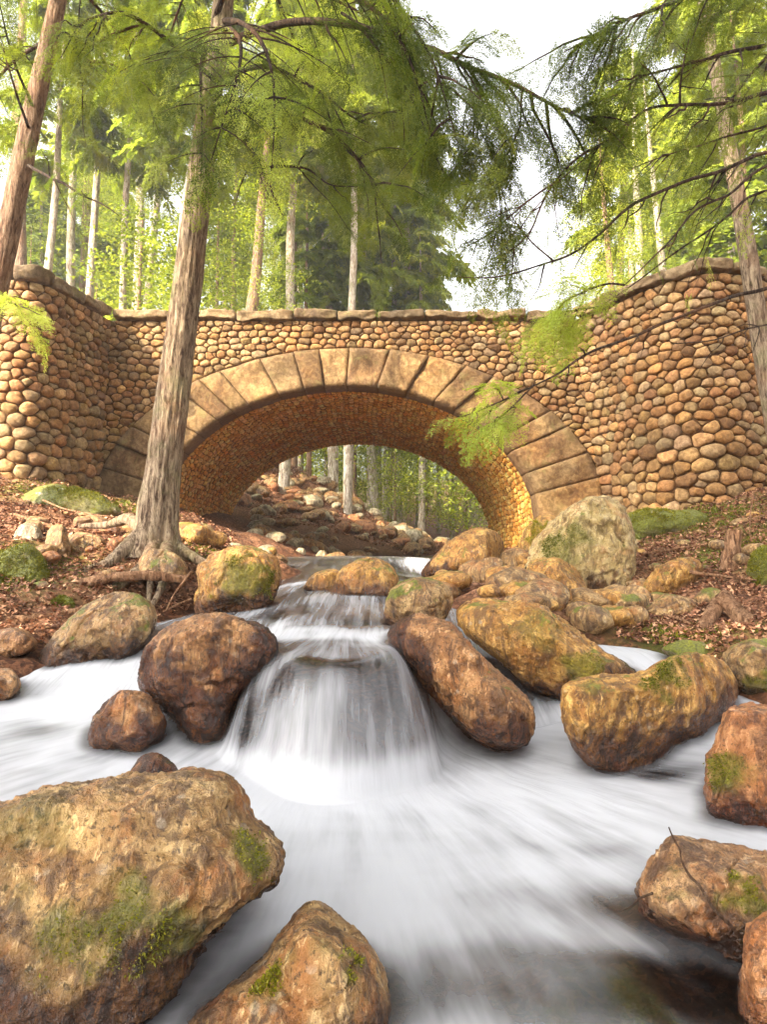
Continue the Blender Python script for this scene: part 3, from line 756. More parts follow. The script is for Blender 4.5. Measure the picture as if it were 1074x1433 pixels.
def pack(s0, s1, z0, z1, size, aspect, rg, clips=None, iters=2, keep=None, wvar=.35):
    """irregular rubble courses: power cells of jittered points. size(s, z) gives the height of a stone"""
    pts, wts = [], []
    z = z0
    while z < z1:
        h = size((s0 + s1) / 2, z) * rg.uniform(.8, 1.2)
        s = s0 - rg.uniform(0, h)
        while s < s1 + h:
            hh = size(s, z)
            w = hh * aspect * rg.choice([.55, .8, 1, 1.2, 1.55], p=[.15, .25, .3, .2, .1])
            zz = z + h * .5 + rg.normal() * h * .16 + .25 * h * math.sin(s * 1.7 + z)
            if s0 - .02 <= s + w / 2 <= s1 + .02 and z0 - .1 <= zz <= z1 + .02:
                pts.append((s + w / 2, zz)); wts.append((w * .5) * hh * .30)
                if rg.random() < .26: pts.append((s + w, zz + h * .45)); wts.append(-.004)
            s += w
        z += h
    pts = np.array(pts); wts = np.array(wts)
    if keep is not None:
        k = keep(pts); pts = pts[k]; wts = wts[k]
    A = np.array([1 / aspect, 1.0])
    for it in range(iters + 1):
        q = pts * A
        kd = kdtree.KDTree(len(q))
        for i, p in enumerate(q): kd.insert((p[0], p[1], 0), i)
        kd.balance()
        cells = []
        for i, p in enumerate(q):
            H = size(*pts[i]) * 2.2
            poly = [(p[0] - H, p[1] - H), (p[0] + H, p[1] - H), (p[0] + H, p[1] + H), (p[0] - H, p[1] + H)]
            poly = clip_poly(poly, 1, 0, s1 * A[0]); poly = clip_poly(poly, -1, 0, -s0 * A[0])
            poly = clip_poly(poly, 0, 1, z1); poly = clip_poly(poly, 0, -1, -z0)
            for co, j, dd in kd.find_n((p[0], p[1], 0), 20):
                if j == i or not poly: continue
                nx, ny = co[0] - p[0], co[1] - p[1]; L = dd * dd
                if L < 1e-9: continue
                c = (nx * p[0] + ny * p[1]) + .5 * L + .5 * (wts[i] - wts[j]) * wvar
                poly = clip_poly(poly, nx, ny, c)
            poly = [(a / A[0], b) for a, b in poly]
            if clips is not None and poly: poly = clips(pts[i], poly)
            cells.append(poly)
        if it < iters:
            for i, c in enumerate(cells):
                if len(c) > 2:
                    m = np.mean(c, 0); pts[i] = pts[i] * .5 + m * .5
    return pts, cells

PALETTE = np.array([(.35, .23, .10), (.33, .20, .085), (.31, .215, .11), (.26, .18, .08), (.24, .145, .06), (.40, .29, .16), (.30, .175, .075), (.34, .23, .11), (.33, .26, .155), (.37, .235, .115), (.29, .225, .13)])
def pebbles(mb, cells, mapf, rg, gap, bulge, M_=18, prof=((0, -.35), (8, .0), (30, .5), (52, .8), (72, .95)), p=7, tint=0., palette=PALETTE, sq=.75, huevar=.18, tone=.84):
    ang = np.arange(M_) * 2 * PI / M_
    dirs = np.stack([np.cos(ang), np.sin(ang)], 1)
    for poly in cells:
        if len(poly) < 3: continue
        P_ = np.array(poly); c = P_.mean(0)
        e = np.roll(P_, -1, 0) - P_; L = np.linalg.norm(e, axis=1); ok = L > 1e-4
        if ok.sum() < 3: continue
        nrm = np.stack([e[:, 1], -e[:, 0]], 1)[ok] / L[ok][:, None]
        h = ((P_[ok] - c) * nrm).sum(1)
        if np.any(h < 0): nrm, h = -nrm, -h
        g = gap * rg.uniform(.6, 1.5)
        h = h - g
        if h.min() < .015: h = np.maximum(h, .012)
        d = np.clip((dirs @ nrm.T) / h[None], 0, None)
        r = ((d ** p).sum(1) + 1e-9) ** (-1 / p)
        r = np.minimum(r, 3.2 * h.min() + .05)
        r = r * (1 + .05 * np.sin(ang * 2 + rg.uniform(0, 6)) + .035 * np.sin(ang * 3 + rg.uniform(0, 6)) + .02 * rg.normal(size=M_))
        R0 = h.min(); H = bulge * min(R0, .16) * rg.uniform(.75, 1.35)
        tx, ty = rg.normal(0, .10, 2)
        rings = []
        for ph, hz in prof:
            s = max(math.cos(math.radians(ph)), 0) ** sq if ph > 0 else 1.0
            q = c + dirs * (r * s)[:, None]
            out = np.full(M_, H * (math.sin(math.radians(ph)) ** .8 if ph > 0 else -.5)) + (q - c) @ np.array([tx, ty]) * (1 if ph > 0 else 0)
            out = out + .05 * R0 * rg.normal(size=M_) * (ph > 8)
            rings.append(np.column_stack([q, out]))
        rings.append(np.array([[c[0], c[1], H * 1.0]]))
        V = np.concatenate(rings)
        K = len(prof)
        i = np.arange(K - 1)[:, None] * M_; j = np.arange(M_)[None]; k = (j + 1) % M_
        Q = np.stack([i + j, i + k, i + M_ + k, i + M_ + j], -1).reshape(-1, 4)
        T = np.stack([(K - 1) * M_ + np.arange(M_), (K - 1) * M_ + (np.arange(M_) + 1) % M_, np.full(M_, K * M_)], -1)
        col = palette[rg.integers(len(palette))] * (1 + rg.normal(0, huevar)) * (1 + rg.normal(0, .03, 3))
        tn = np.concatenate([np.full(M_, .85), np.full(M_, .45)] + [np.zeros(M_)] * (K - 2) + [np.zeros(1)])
        mb.add(mapf(V), Q, T, tn, np.clip(col * tone * np.array([1.06, .98, .86]), .02, .8))

class Path:
    """wall line: plan points at the top and at the foot, left to right; z between zb and zt"""
    def __init__(s, top, bot, zb, zt, corner=None):
        def dense(pts, py):
            w = np.array([P(px, py, d)[:2] for px, d in pts])
            return catmull(w, 14)
        s.t = dense(top, 410); s.b = dense(bot, 690); s.zb, s.zt = zb, zt
        n = min(len(s.t), len(s.b))
        seg = np.linalg.norm(np.diff(s.t, axis=0), axis=1)
        s.s = np.concatenate([[0], np.cumsum(seg)]); s.len = s.s[-1]
    def __call__(s, V):
        V = np.asarray(V, float)
        f = ((V[:, 1] - s.zb) / (s.zt - s.zb))[:, None]
        def at(q):
            T = np.stack([np.interp(q, s.s, s.t[:, k]) for k in (0, 1)], 1); B = np.stack([np.interp(q, s.s, s.b[:, k]) for k in (0, 1)], 1)
            return B + (T - B) * f
        a = at(V[:, 0]); e = at(np.clip(V[:, 0] + .12, 0, s.len)) - at(np.clip(V[:, 0] - .12, 0, s.len))
        e /= np.linalg.norm(e, axis=1)[:, None] + 1e-9
        N = np.stack([e[:, 1], -e[:, 0]], 1)
        return np.column_stack([a + N * V[:, 2:3], V[:, 1]])
    def at_px(s, px):
        x = s.t[:, 0] / s.t[:, 1]
        return np.interp((px - 537) / F, x, s.s)

ZT = P(500, 449, DB)[2]                      # underside of the coping
ZB = .9
left_path = Path([(-330, 14.5), (-240, 13.2), (-150, 12.2), (-70, 11.55), (-10, 11.2), (35, 11.15), (75, 11.5), (115, 12.2), (156, 13.0)],
                 [(-330, 14.5), (-240, 13.2), (-150, 12.2), (-70, 11.55), (-10, 11.2), (30, 11.15), (66, 11.5), (104, 12.2), (132, 13.0)], ZB, ZT)
main_path = Path([(156, 13.0), (300, 13.0), (500, 13.0), (700, 13.0), (800, 13.0)], [(132, 13.0), (300, 13.0), (500, 13.0), (700, 13.0), (868, 13.0)], ZB, ZT)
right_path = Path([(800, 13.0), (835, 12.6), (880, 11.9), (930, 11.3), (985, 10.9), (1040, 10.95), (1090, 11.4), (1150, 12.2), (1220, 13.6)],
                  [(862, 13.0), (876, 12.5), (900, 11.9), (938, 11.3), (985, 10.9), (1040, 10.95), (1090, 11.4), (1150, 12.2), (1220, 13.6)], ZB, ZT)

# arch curves in the plane of the face (x, z)
def W2(px, py): q = P(px, py, DB); return np.array([q[0], q[2]])
ic = W2(485, 735); ia = 272 / F * DB; ib = W2(485, 540)[1] - ic[1]
ec = W2(489, 720); ea = 362 / F * DB; eb = W2(489, 488)[1] - ec[1]
ZLOW = .55

bridge = obj('stone_bridge', None, label='cobblestone arch bridge with two rounded towers spanning the stream', cat='bridge', loc=(ic[0], DB, 1.3))
BL = np.array([ic[0], DB, 1.3])
def part(name, mb, mat, parent=None, smooth=True):
    for i in range(len(mb.V)): mb.V[i] = mb.V[i] - BL
    o = obj(name, mb.mesh(name, smooth), mat, parent or bridge)
    return o

rb = np.random.default_rng(21)
def mm_main(V):       # main wall uses true x as its course coordinate
    return np.column_stack([V[:, 0], DB - V[:, 2], V[:, 1]])
def arch_clip(pt, poly):
    x, z = pt
    if z < ec[1]:
        side = 1 if x > ec[0] else -1
        return clip_poly(poly, -side, 0, -(side * ec[0] + ea + .01))
    t = math.atan2((z - ec[1]) / eb, (x - ec[0]) / ea)
    bx, bz = ec[0] + ea * math.cos(t), ec[1] + eb * math.sin(t)
    nx, nz = math.cos(t) / ea, math.sin(t) / eb; L = math.hypot(nx, nz); nx /= L; nz /= L
    return clip_poly(poly, -nx, -nz, -(nx * bx + nz * bz + .012))
def arch_keep(p):
    e = ((p[:, 0] - ec[0]) / ea) ** 2 + (np.clip(p[:, 1] - ec[1], 0, None) / eb) ** 2
    return e > 1.005
x0m, x1m = W2(135, 600)[0], W2(866, 700)[0]
def size_main(s, z): return .138 + .03 * max(0, 4.0 - z)
pts, cells = pack(x0m, x1m, 1.0, ZT, size_main, 1.42, rb, arch_clip, 2, arch_keep)
mb = MB(); pebbles(mb, cells, mm_main, rb, .0055, .7, p=12)
spandrel = part('spandrel_wall', mb, M['cobble'])
def backing(mapf, s0, s1, zlo, zhi, ns, nz, off=-.008, lofn=None):
    s = np.linspace(s0, s1, ns)
    lo = np.full(ns, zlo) if lofn is None else lofn(s)
    V = np.stack([np.repeat(s, nz), (lo[:, None] + (zhi - lo)[:, None] * np.linspace(0, 1, nz)[None]).ravel(), np.full(ns * nz, off)], 1)
    return mapf(V), grid_faces(ns, nz)
def lo_arch(x):
    e = 1 - ((x - ic[0]) / ia) ** 2
    return np.where(e > 0, ic[1] + ib * np.sqrt(np.clip(e, 0, 1)) + .03, ZLOW)
mb = MB(); mb.add(*backing(mm_main, x0m - .05, x1m + .05, ZLOW, ZT, 400, 14, -.006, lo_arch))
part('mortar', mb, M['mortar'], spandrel)

def size_tower(s, z): return .150 + .032 * max(0, 4.6 - z)
for path, nm in ((left_path, 'tower'), (right_path, 'tower')):
    pts, cells = pack(0, path.len, 1.2, ZT, size_tower, 1.5, rb, None, 2)
    mb = MB(); pebbles(mb, cells, path, rb, .0065, .75, p=12)
    tw = part(nm, mb, M['cobble']); tw['label'] = 'rounded cobblestone tower on the ' + ('left' if path is left_path else 'right') + ' bank'
    mb = MB(); mb.add(*backing(path, 0, path.len, ZB - .4, ZT, 120, 8)); part('mortar', mb, M['mortar'], tw)

# arch ring of cut stones
def slab(mb, quad, depth_in, proud, rg, n=10, col=(.4, .3, .18), axis=None):
    """a cut stone filling quad (4 points x,z in the face plane) with rounded arrises and a rough face"""
    u = np.linspace(0, 1, n); U, V_ = np.meshgrid(u, u, indexing='ij')
    a, b, c, d = [np.array(q) for q in quad]
    XY = (a * ((1 - U) * (1 - V_))[..., None] + b * (U * (1 - V_))[..., None] + c * (U * V_)[..., None] + d * ((1 - U) * V_)[..., None])
    ed = np.minimum(np.minimum(U, 1 - U), np.minimum(V_, 1 - V_)) * n
    q3 = np.stack([XY[..., 0].ravel() * 2.2, XY[..., 1].ravel() * 2.2, np.full(n * n, rg.uniform(0, 99))], 1)
    out = proud + .05 * fbm(q3, 5).reshape(n, n) + rg.normal(0, .018) - .02 * (ed < .5) + rg.normal(0, .02) * (U - .5) + rg.normal(0, .02) * (V_ - .5)
    face = np.stack([XY[..., 0], DB - out, XY[..., 1]], -1).reshape(-1, 3)
    idx = np.arange(n * n).reshape(n, n)
    Q = [grid_faces(n, n)[:, ::-1]]
    loop = np.concatenate([idx[:-1, 0], idx[-1, :-1], idx[:0:-1, -1], idx[0, :0:-1]])
    back = face[loop].copy(); back[:, 1] = DB + depth_in
    k = len(loop); j = np.arange(k)
    Q.append(np.stack([loop[j], loop[(j + 1) % k], n * n + (j + 1) % k, n * n + j], -1))
    tn = np.concatenate([((ed < .5) * .35).ravel(), np.full(k, .9)])
    mb.add(np.vstack([face, back]), np.concatenate(Q), None, tn, col)
mb = MB(); rv = np.random.default_rng(5)
def earc(f):          # f in 0..1 along the extrados incl. the straight legs
    return f
tt = np.linspace(PI, 0, 2000)
ex = np.stack([ec[0] + ea * np.cos(tt), ec[1] + eb * np.sin(tt)], 1)
leg = 1.1
sl_ = np.concatenate([[0], np.cumsum(np.linalg.norm(np.diff(ex, axis=0), axis=1))]) + leg
tot = sl_[-1] + leg
nv = 25
cuts = np.cumsum(rv.uniform(.7, 1.35, nv)); cuts = np.concatenate([[0], cuts]) / cuts[-1] * tot
def ring_pt(s):
    if s < leg:
        z = ec[1] - (leg - s); return np.array([ec[0] - ea, z]), np.array([ic[0] - ia, ic[1] - (leg - s) * .85])
    if s > tot - leg:
        q = s - (tot - leg); return np.array([ec[0] + ea, ec[1] - q]), np.array([ic[0] + ia, ic[1] - q * .85])
    t = np.interp(s, sl_, tt)
    # the joint runs towards the intrados at the same parameter
    return np.array([ec[0] + ea * math.cos(t), ec[1] + eb * math.sin(t)]), np.array([ic[0] + ia * math.cos(t), ic[1] + ib * math.sin(t)])
VC = np.array([(.36, .25, .12), (.31, .225, .12), (.40, .285, .145), (.29, .19, .09), (.34, .235, .125)])
for i in range(nv):
    g = .006
    e0, i0 = ring_pt(cuts[i] + g); e1, i1 = ring_pt(cuts[i + 1] - g)
    slab(mb, [i0, i1, e1, e0], .45, .085, rv, 11, VC[rv.integers(len(VC))] * np.array([1, .94, .82]) * rv.uniform(.56, .92))
part('arch_ring', mb, M['ashlar'])

# barrel vault of small stones
BT = 6.1
ti = np.linspace(PI, 0, 1500)
iv = np.stack([ic[0] + ia * np.cos(ti), ic[1] + ib * np.sin(ti)], 1)
iv = np.vstack([[ic[0] - ia, ZLOW], iv, [ic[0] + ia, ZLOW]])
isq = np.concatenate([[0], np.cumsum(np.linalg.norm(np.diff(iv, axis=0), axis=1))]); IL = isq[-1]
def vault_map(V):      # V = (depth, arc, out), out points into the opening
    x = np.interp(V[:, 1], isq, iv[:, 0]); z = np.interp(V[:, 1], isq, iv[:, 1])
    x2 = np.interp(V[:, 1] + .02, isq, iv[:, 0]); z2 = np.interp(V[:, 1] + .02, isq, iv[:, 1])
    x1 = np.interp(V[:, 1] - .02, isq, iv[:, 0]); z1 = np.interp(V[:, 1] - .02, isq, iv[:, 1])
    t = np.stack([x2 - x1, z2 - z1], 1); t /= np.linalg.norm(t, axis=1)[:, None] + 1e-9
    return np.column_stack([x + t[:, 1] * V[:, 2], DB + V[:, 0], z - t[:, 0] * V[:, 2]])
VP = np.array([(.80, .45, .11), (.72, .38, .08), (.82, .52, .16), (.66, .33, .065), (.76, .48, .14), (.84, .58, .22)])
pts, cells = pack(.40, BT, 0, IL, lambda s, z: .105, 1.9, rb, None, 1)
mb = MB(); pebbles(mb, cells, vault_map, rb, .003, .4, M_=10, prof=((0, -.35), (15, .3), (55, .8)), palette=VP, sq=.5, huevar=.14, tone=1.0)
vault = part('vault', mb, M['vault'])
nn = 160
V = np.stack([np.repeat(np.linspace(0.05, BT, 8), nn), np.tile(np.linspace(0, IL, nn), 8), np.full(8 * nn, -.006)], 1)
mb = MB(); mb.add(vault_map(V), grid_faces(8, nn)); part('mortar', mb, M['mortar'], vault)

# rear face, deck and rear parapet
mb = MB()
xs = np.linspace(x0m - 3, x1m + 3, 300); lo = lo_arch(xs)
V = np.stack([np.repeat(xs, 6), np.full(1800, DB + BT), (lo[:, None] + (ZT - lo)[:, None] * np.linspace(0, 1, 6)).ravel()], 1)
mb.add(V, grid_faces(300, 6)); part('rear_wall', mb, M['mortar'])
mb = MB()
xd = np.linspace(x0m - 3, x1m + 3, 40); yd = np.linspace(DB + .45, DB + BT - .01, 8)
A, B = np.meshgrid(xd, yd, indexing='ij')
mb.add(np.stack([A, B, np.full(A.shape, ZT - .75)], -1).reshape(-1, 3), grid_faces(40, 8)); part('deck', mb, M['ground'])

# coping: rough slabs along the wall tops
def coping(path_map, s0, s1, rg, len_rng=(.5, 1.15), hgt=.17, over=.13, depth=.55):
    mb = MB(); s = s0
    D, Q = cubegrid(10)
    while s < s1 - .15:
        L = min(rg.uniform(*len_rng), s1 - s)
        if s1 - s - L < .35: L = s1 - s
        hh = np.array([L / 2 - .008, hgt / 2 * rg.uniform(.85, 1.15), (over + depth) / 2])
        p = D * hh; bv = .045
        inner = np.clip(p, -(hh - bv), hh - bv); dl = p - inner
        p = inner + dl / (np.linalg.norm(dl, axis=1)[:, None] + 1e-9) * bv
        q = p * 3 + rg.uniform(0, 99, 3)
        p = p + np.stack([.0 * q[:, 0], .045 * fbm(q, 4), .07 * fbm(q + 40, 4)], 1)
        p[:, 1] += hgt / 2 + ZT + .012 + rg.normal(0, .012); p[:, 2] += (over - depth) / 2 + rg.normal(0, .015); p[:, 0] += s + L / 2
        mb.add(path_map(p), Q, None, .15, np.array((.23, .17, .095)) * rg.uniform(.65, 1.15))
        s += L
    return mb
rc = np.random.default_rng(9)
part('coping', coping(mm_main, W2(160, 440)[0], W2(806, 440)[0], rc), M['coping'])
part('coping', coping(left_path, 0, left_path.len - .1, rc, (.5, 1.0), .19), M['coping'])
part('coping', coping(right_path, .1, right_path.len, rc, (.5, 1.0), .19), M['coping'])
# tower tops: earth fill behind the coping, and the rear of each tower
for path in (left_path, right_path):
    V = path.t[::3]; c = V.mean(0) + np.array([0, 1.2]); n = len(V)
    vv = np.column_stack([np.vstack([V * .0 + (V + (c - V) * .06), c[None]]), np.full(n + 1, ZT - .3)])
    mb = MB(); mb.add(vv, None, np.array([[i, i + 1, n] for i in range(n - 1)])); part('tower_fill', mb, M['ground'])

# ------------------------------------------------------------------ foliage
def kite(b, d, nrm, L, w):
    """needle quads: base points b, directions d, plane normals nrm"""
    p = np.cross(nrm, d); m = b + d * (np.asarray(L) * .45)[:, None]
    w = np.asarray(w)[:, None] * .5
    V = np.stack([b, m + p * w, b + d * np.asarray(L)[:, None], m - p * w], 1).reshape(-1, 3)
    return V, np.arange(len(V)).reshape(-1, 4)

def frond(rg, L=.38, lod=0):
    """a flat drooping spray: twigs left and right of an axis, each lined with needles"""
    nt_ = max(5, int(L / .032)) if lod < 2 else max(4, int(L / .06))
    B, D = [], []; Ls, Ws = [], []
    for i in range(nt_):
        t = (i + .6) / nt_
        for sd in (-1, 1):
            l = L * .46 * (1 - t) ** .7 * rg.uniform(.6, 1.15) + .02
            a = math.radians(rg.uniform(38, 62)) * sd
            tb = np.array([t * L, 0, -.35 * L * t * t]); td = np.array([math.cos(a), math.sin(a), rg.normal(-.12, .12)])
            if lod == 2:
                B.append(tb); D.append(td); Ls.append(l * 1.25); Ws.append(l * .42 + .012); continue
            sp, nl, nw = ((.012, .025, .009) if lod == 0 else (.021, .036, .012))
            for k in range(max(2, int(l / sp))):
                f = (k + .5) * sp / l
                for s2 in (-1, 1):
                    if rg.random() < .22: continue
                    an = a + s2 * math.radians(rg.uniform(28, 85))
                    B.append(tb + td * (k + .5) * sp + np.array([0, 0, -.12 * l * f * f]))
                    D.append(np.array([math.cos(an), math.sin(an), rg.normal(-.08, .15)])); Ls.append(nl * rg.uniform(.5, 1.3)); Ws.append(nw * rg.uniform(.6, 1.2))
    B = np.array(B); D = np.array(D); D /= np.linalg.norm(D, axis=1)[:, None]
    N = np.tile([0, 0, 1.0], (len(B), 1)) + rg.normal(0, .25, (len(B), 3)); N -= D * (N * D).sum(1)[:, None]; N /= np.linalg.norm(N, axis=1)[:, None]
    return kite(B, D, N, Ls, Ws)
rf = np.random.default_rng(31)
FR = {0: [frond(rf, L, 0) for L in (.30, .36, .42, .34)], 1: [frond(rf, L, 1) for L in (.34, .40, .46, .38)], 2: [frond(rf, L, 2) for L in (.45, .55, .65)]}

def frame(d, up=(0, 0, 1)):
    x = np.asarray(d, float); x = x / np.linalg.norm(x)
    y = np.cross(up, x); n = np.linalg.norm(y)
    y = np.array([0, 1.0, 0]) if n < 1e-4 else y / n
    return np.stack([x, y, np.cross(x, y)], 1)

def put_frond(mb, pos, d, rg, lod, scale=1.0, roll=None):
    V, Q = FR[lod][rg.integers(len(FR[lod]))]
    R_ = frame(d); r = rg.normal(0, .45) if roll is None else roll
    c, s = math.cos(r), math.sin(r)
    R_ = R_ @ np.array([[1, 0, 0], [0, c, -s], [0, s, c]])
    mb.add((V * scale * rg.uniform(.8, 1.2)) @ R_.T + pos, Q, None, float(np.clip(rg.normal(.5, .2), 0, 1)))

def dress(mb, path, rg, lod, t0=.1, step=.10, spread=.9, scale=1.0, droop=.25, prob=1.0):
    """fronds to both sides along a twig"""
    path = np.asarray(path); seg = np.linalg.norm(np.diff(path, axis=0), axis=1); cs = np.concatenate([[0], np.cumsum(seg)])
    n = max(2, int(cs[-1] * (1 - t0) / step))
    for i in range(n + 1):
        s = cs[-1] * (t0 + (1 - t0) * i / n)
        p = np.array([np.interp(s, cs, path[:, k]) for k in range(3)]); q = np.array([np.interp(min(s + .05, cs[-1]), cs, path[:, k]) for k in range(3)]); q0 = np.array([np.interp(max(s - .05, 0), cs, path[:, k]) for k in range(3)])
        d = q - q0; d /= np.linalg.norm(d) + 1e-9
        side = np.cross([0, 0, 1.0], d); side /= np.linalg.norm(side) + 1e-9
        if i == n: put_frond(mb, p, d + np.array([0, 0, -droop]), rg, lod, scale); continue
        for sd in (-1, 1):
            if rg.random() < prob:
                a = rg.uniform(.5, 1.1) * spread
                put_frond(mb, p, d * math.cos(a) + side * sd * math.sin(a) + np.array([0, 0, -droop * rg.uniform(.3, 1.6)]), rg, lod, scale)

def limb_template(rg, L, lod):
    wood, leaf = MB(), MB()
    t = np.linspace(0, 1, 12)[:, None]
    main = np.concatenate([t * L, .12 * L * np.sin(t * 3 + rg.uniform(0, 6)) * t, .10 * L * np.sin(t * 2.4) - .34 * L * t ** 2.2], 1)
    wood.add(*tube(main, np.linspace(.030, .004, 12) * L / 2.2, 6))
    n = int(L / .24)
    for i in range(n):
        f = .12 + .86 * i / n
        for sd in (-1, 1):
            if rg.random() < .25: continue
            p = np.array([np.interp(f, t[:, 0], main[:, k]) for k in range(3)])
            l = L * (.40 * (1 - f) ** .75 + .06) * rg.uniform(.7, 1.15)
            a = rg.uniform(.75, 1.1) * sd
            q = np.linspace(0, 1, 6)[:, None]
            tw = p + np.concatenate([q * l * math.cos(a), q * l * math.sin(a), -.30 * l * q ** 2 + .03 * l * q], 1)
            wood.add(*tube(tw, np.linspace(.009, .002, 6), 4))
            dress(leaf, tw, rg, lod, .2, .17 if lod < 2 else .26, .9, .85, .25, .68)
    dress(leaf, main, rg, lod, .6, .16 if lod < 2 else .3, .9)
    return wood, leaf
rt = np.random.default_rng(77)
LT = []
for i, L in enumerate((2.2, 2.5, 2.0, 2.8)):
    w, l = limb_template(rt, L, 0)
    wm, lm = w.mesh('limb'), l.mesh('needles'); wm.materials.append(M['limb'])
    LT.append((L, wm, lm))
LEAFM = {}
def leaf_mesh(i, mat):
    k = (i, mat)
    if k not in LEAFM:
        m_ = LT[i][2].copy(); m_.materials.clear(); m_.materials.append(M[mat]); LEAFM[k] = m_
    return LEAFM[k]

def hang_limb(tree, base, p0, p1, i, mat, roll=0.):
    """a template limb from p0 to p1 as a part of the tree, its needles as the sub-part"""
    L, wm, lm = LT[i]
    d = np.asarray(p1, float) - p0; s = np.linalg.norm(d) / L
    Rm = Matrix([list(r) for r in frame(d)]).to_4x4() @ Matrix.Rotation(roll, 4, 'X')
    o = obj('limb', wm, parent=tree); o.matrix_local = Matrix.Translation(Vector(np.asarray(p0) - base)) @ Rm @ Matrix.Scale(s, 4)
    obj('foliage', leaf_mesh(i, mat), parent=o)
    return o

def trunk_mesh(path, rad, sides=40, rows=200, bark=.05, flare=0, seed=0, base=None):
    """a trunk with furrowed bark and a flared foot"""
    p = catmull(path, 24); r = np.interp(np.linspace(0, 1, len(p)), np.linspace(0, 1, len(rad)), rad)
    s = np.concatenate([[0], np.cumsum(np.linalg.norm(np.diff(p, axis=0), axis=1))])
    ss_ = np.linspace(0, s[-1] ** .6, rows) ** (1 / .6)
    p = np.stack([np.interp(ss_, s, p[:, k]) for k in range(3)], 1); r = np.interp(ss_, s, r)
    a = np.arange(sides) * 2 * PI / sides
    A, Sg = np.meshgrid(a, ss_); cx, cy = np.cos(A), np.sin(A)
    q = np.stack([cx.ravel() * 4.2 + seed, cy.ravel() * 4.2, Sg.ravel() * 1.1], 1)
    b = 1 + bark * fbm(q, 3).reshape(A.shape) - bark * 1.1 * np.abs(noise3(np.stack([cx.ravel() * 6 + seed, cy.ravel() * 6, Sg.ravel() * 1.6 + 4], 1))).reshape(A.shape)
    b += .06 * noise3(np.stack([cx.ravel() * .9 + seed, cy.ravel() * .9, Sg.ravel() * .8], 1)).reshape(A.shape)
    if flare:
        lob = .5 + .5 * np.cos(A * 4 + 1.1 + .5 * np.sin(A + seed))
        b += flare * np.exp(-Sg / .28) * (.35 + .9 * lob)
    V, Q, T = tube(p, r, sides, b)
    if base is not None: V = V - base
    mb = MB(); mb.add(V, Q, T); return mb.mesh('trunk')

def add_tube_part(name, tree, base, path, r0, r1, mat, sides=7, n=6, noise=.0):
    p = catmull(path, n); k = len(p)
    rad = np.linspace(r0, r1, k)
    b = None
    if noise: b = 1 + noise * rf.normal(size=(k, sides)) * .5
    p = p + (np.stack([noise3(p * 2.3 + 7 * j) for j in range(3)], 1) * .035 if k > 6 else 0)
    mb = MB(); V, Q, T = tube(p, rad, sides, b); mb.add(V - base, Q, T)
    o = obj(name, mb.mesh(name), mat, tree); return o, p

def limb_px(tree, base, pts, r0, r1, mat, name='limb', leaf=None, lod=0, t0=.2, step=.1, prob=.7, scale=.9, droop=.25, sub=0, seed=0, sublen=.5):
    """a limb traced through (px, py, depth) stations, with side twigs and sprays"""
    path = [P(*q) for q in pts]
    o, p = add_tube_part(name, tree, base, path, r0, r1, mat)
    rg = np.random.default_rng(seed + 900)
    mb = MB(); wd = MB(); has = False
    if leaf and prob > 0: dress(mb, p - base, rg, lod, t0, step, .9, scale, droop, prob); has = True
    for i in range(sub):
        f = rg.uniform(max(t0, .15), .95); k = int(f * (len(p) - 2)); d = p[k + 1] - p[k]; d /= np.linalg.norm(d) + 1e-9
        sd = np.cross([0, .3, 1], d); sd /= np.linalg.norm(sd); sd *= rg.choice([-1, 1]); v = d * .7 + sd * rg.uniform(.3, 1) + np.array([0, rg.normal(0, .3), rg.normal(-.25, .35)])
        v /= np.linalg.norm(v); l = sublen * rg.uniform(.5, 1.3)
        q = np.linspace(0, 1, 7)[:, None]; tw = p[k] + v * q * l + np.array([0, 0, -.25]) * l * q ** 2 + np.cumsum(rg.normal(0, .012, (7, 3)), 0) * (q > 0)
        wd.add(tube(tw - base, np.linspace(r0 * .35 + .002, .0018, 7), 5)[0], *tube(tw - base, np.linspace(.01, .002, 7), 5)[1:])
        if leaf: dress(mb, tw - base, rg, lod, .25, step, .9, scale, droop, prob if prob > 0 else 0); has = has or prob > 0
    if sub: obj('twigs', wd.mesh('twigs'), mat, o, kind='stuff')
    if leaf and has and mb.n: obj('foliage', mb.mesh('foliage'), M[leaf], o)
    return o

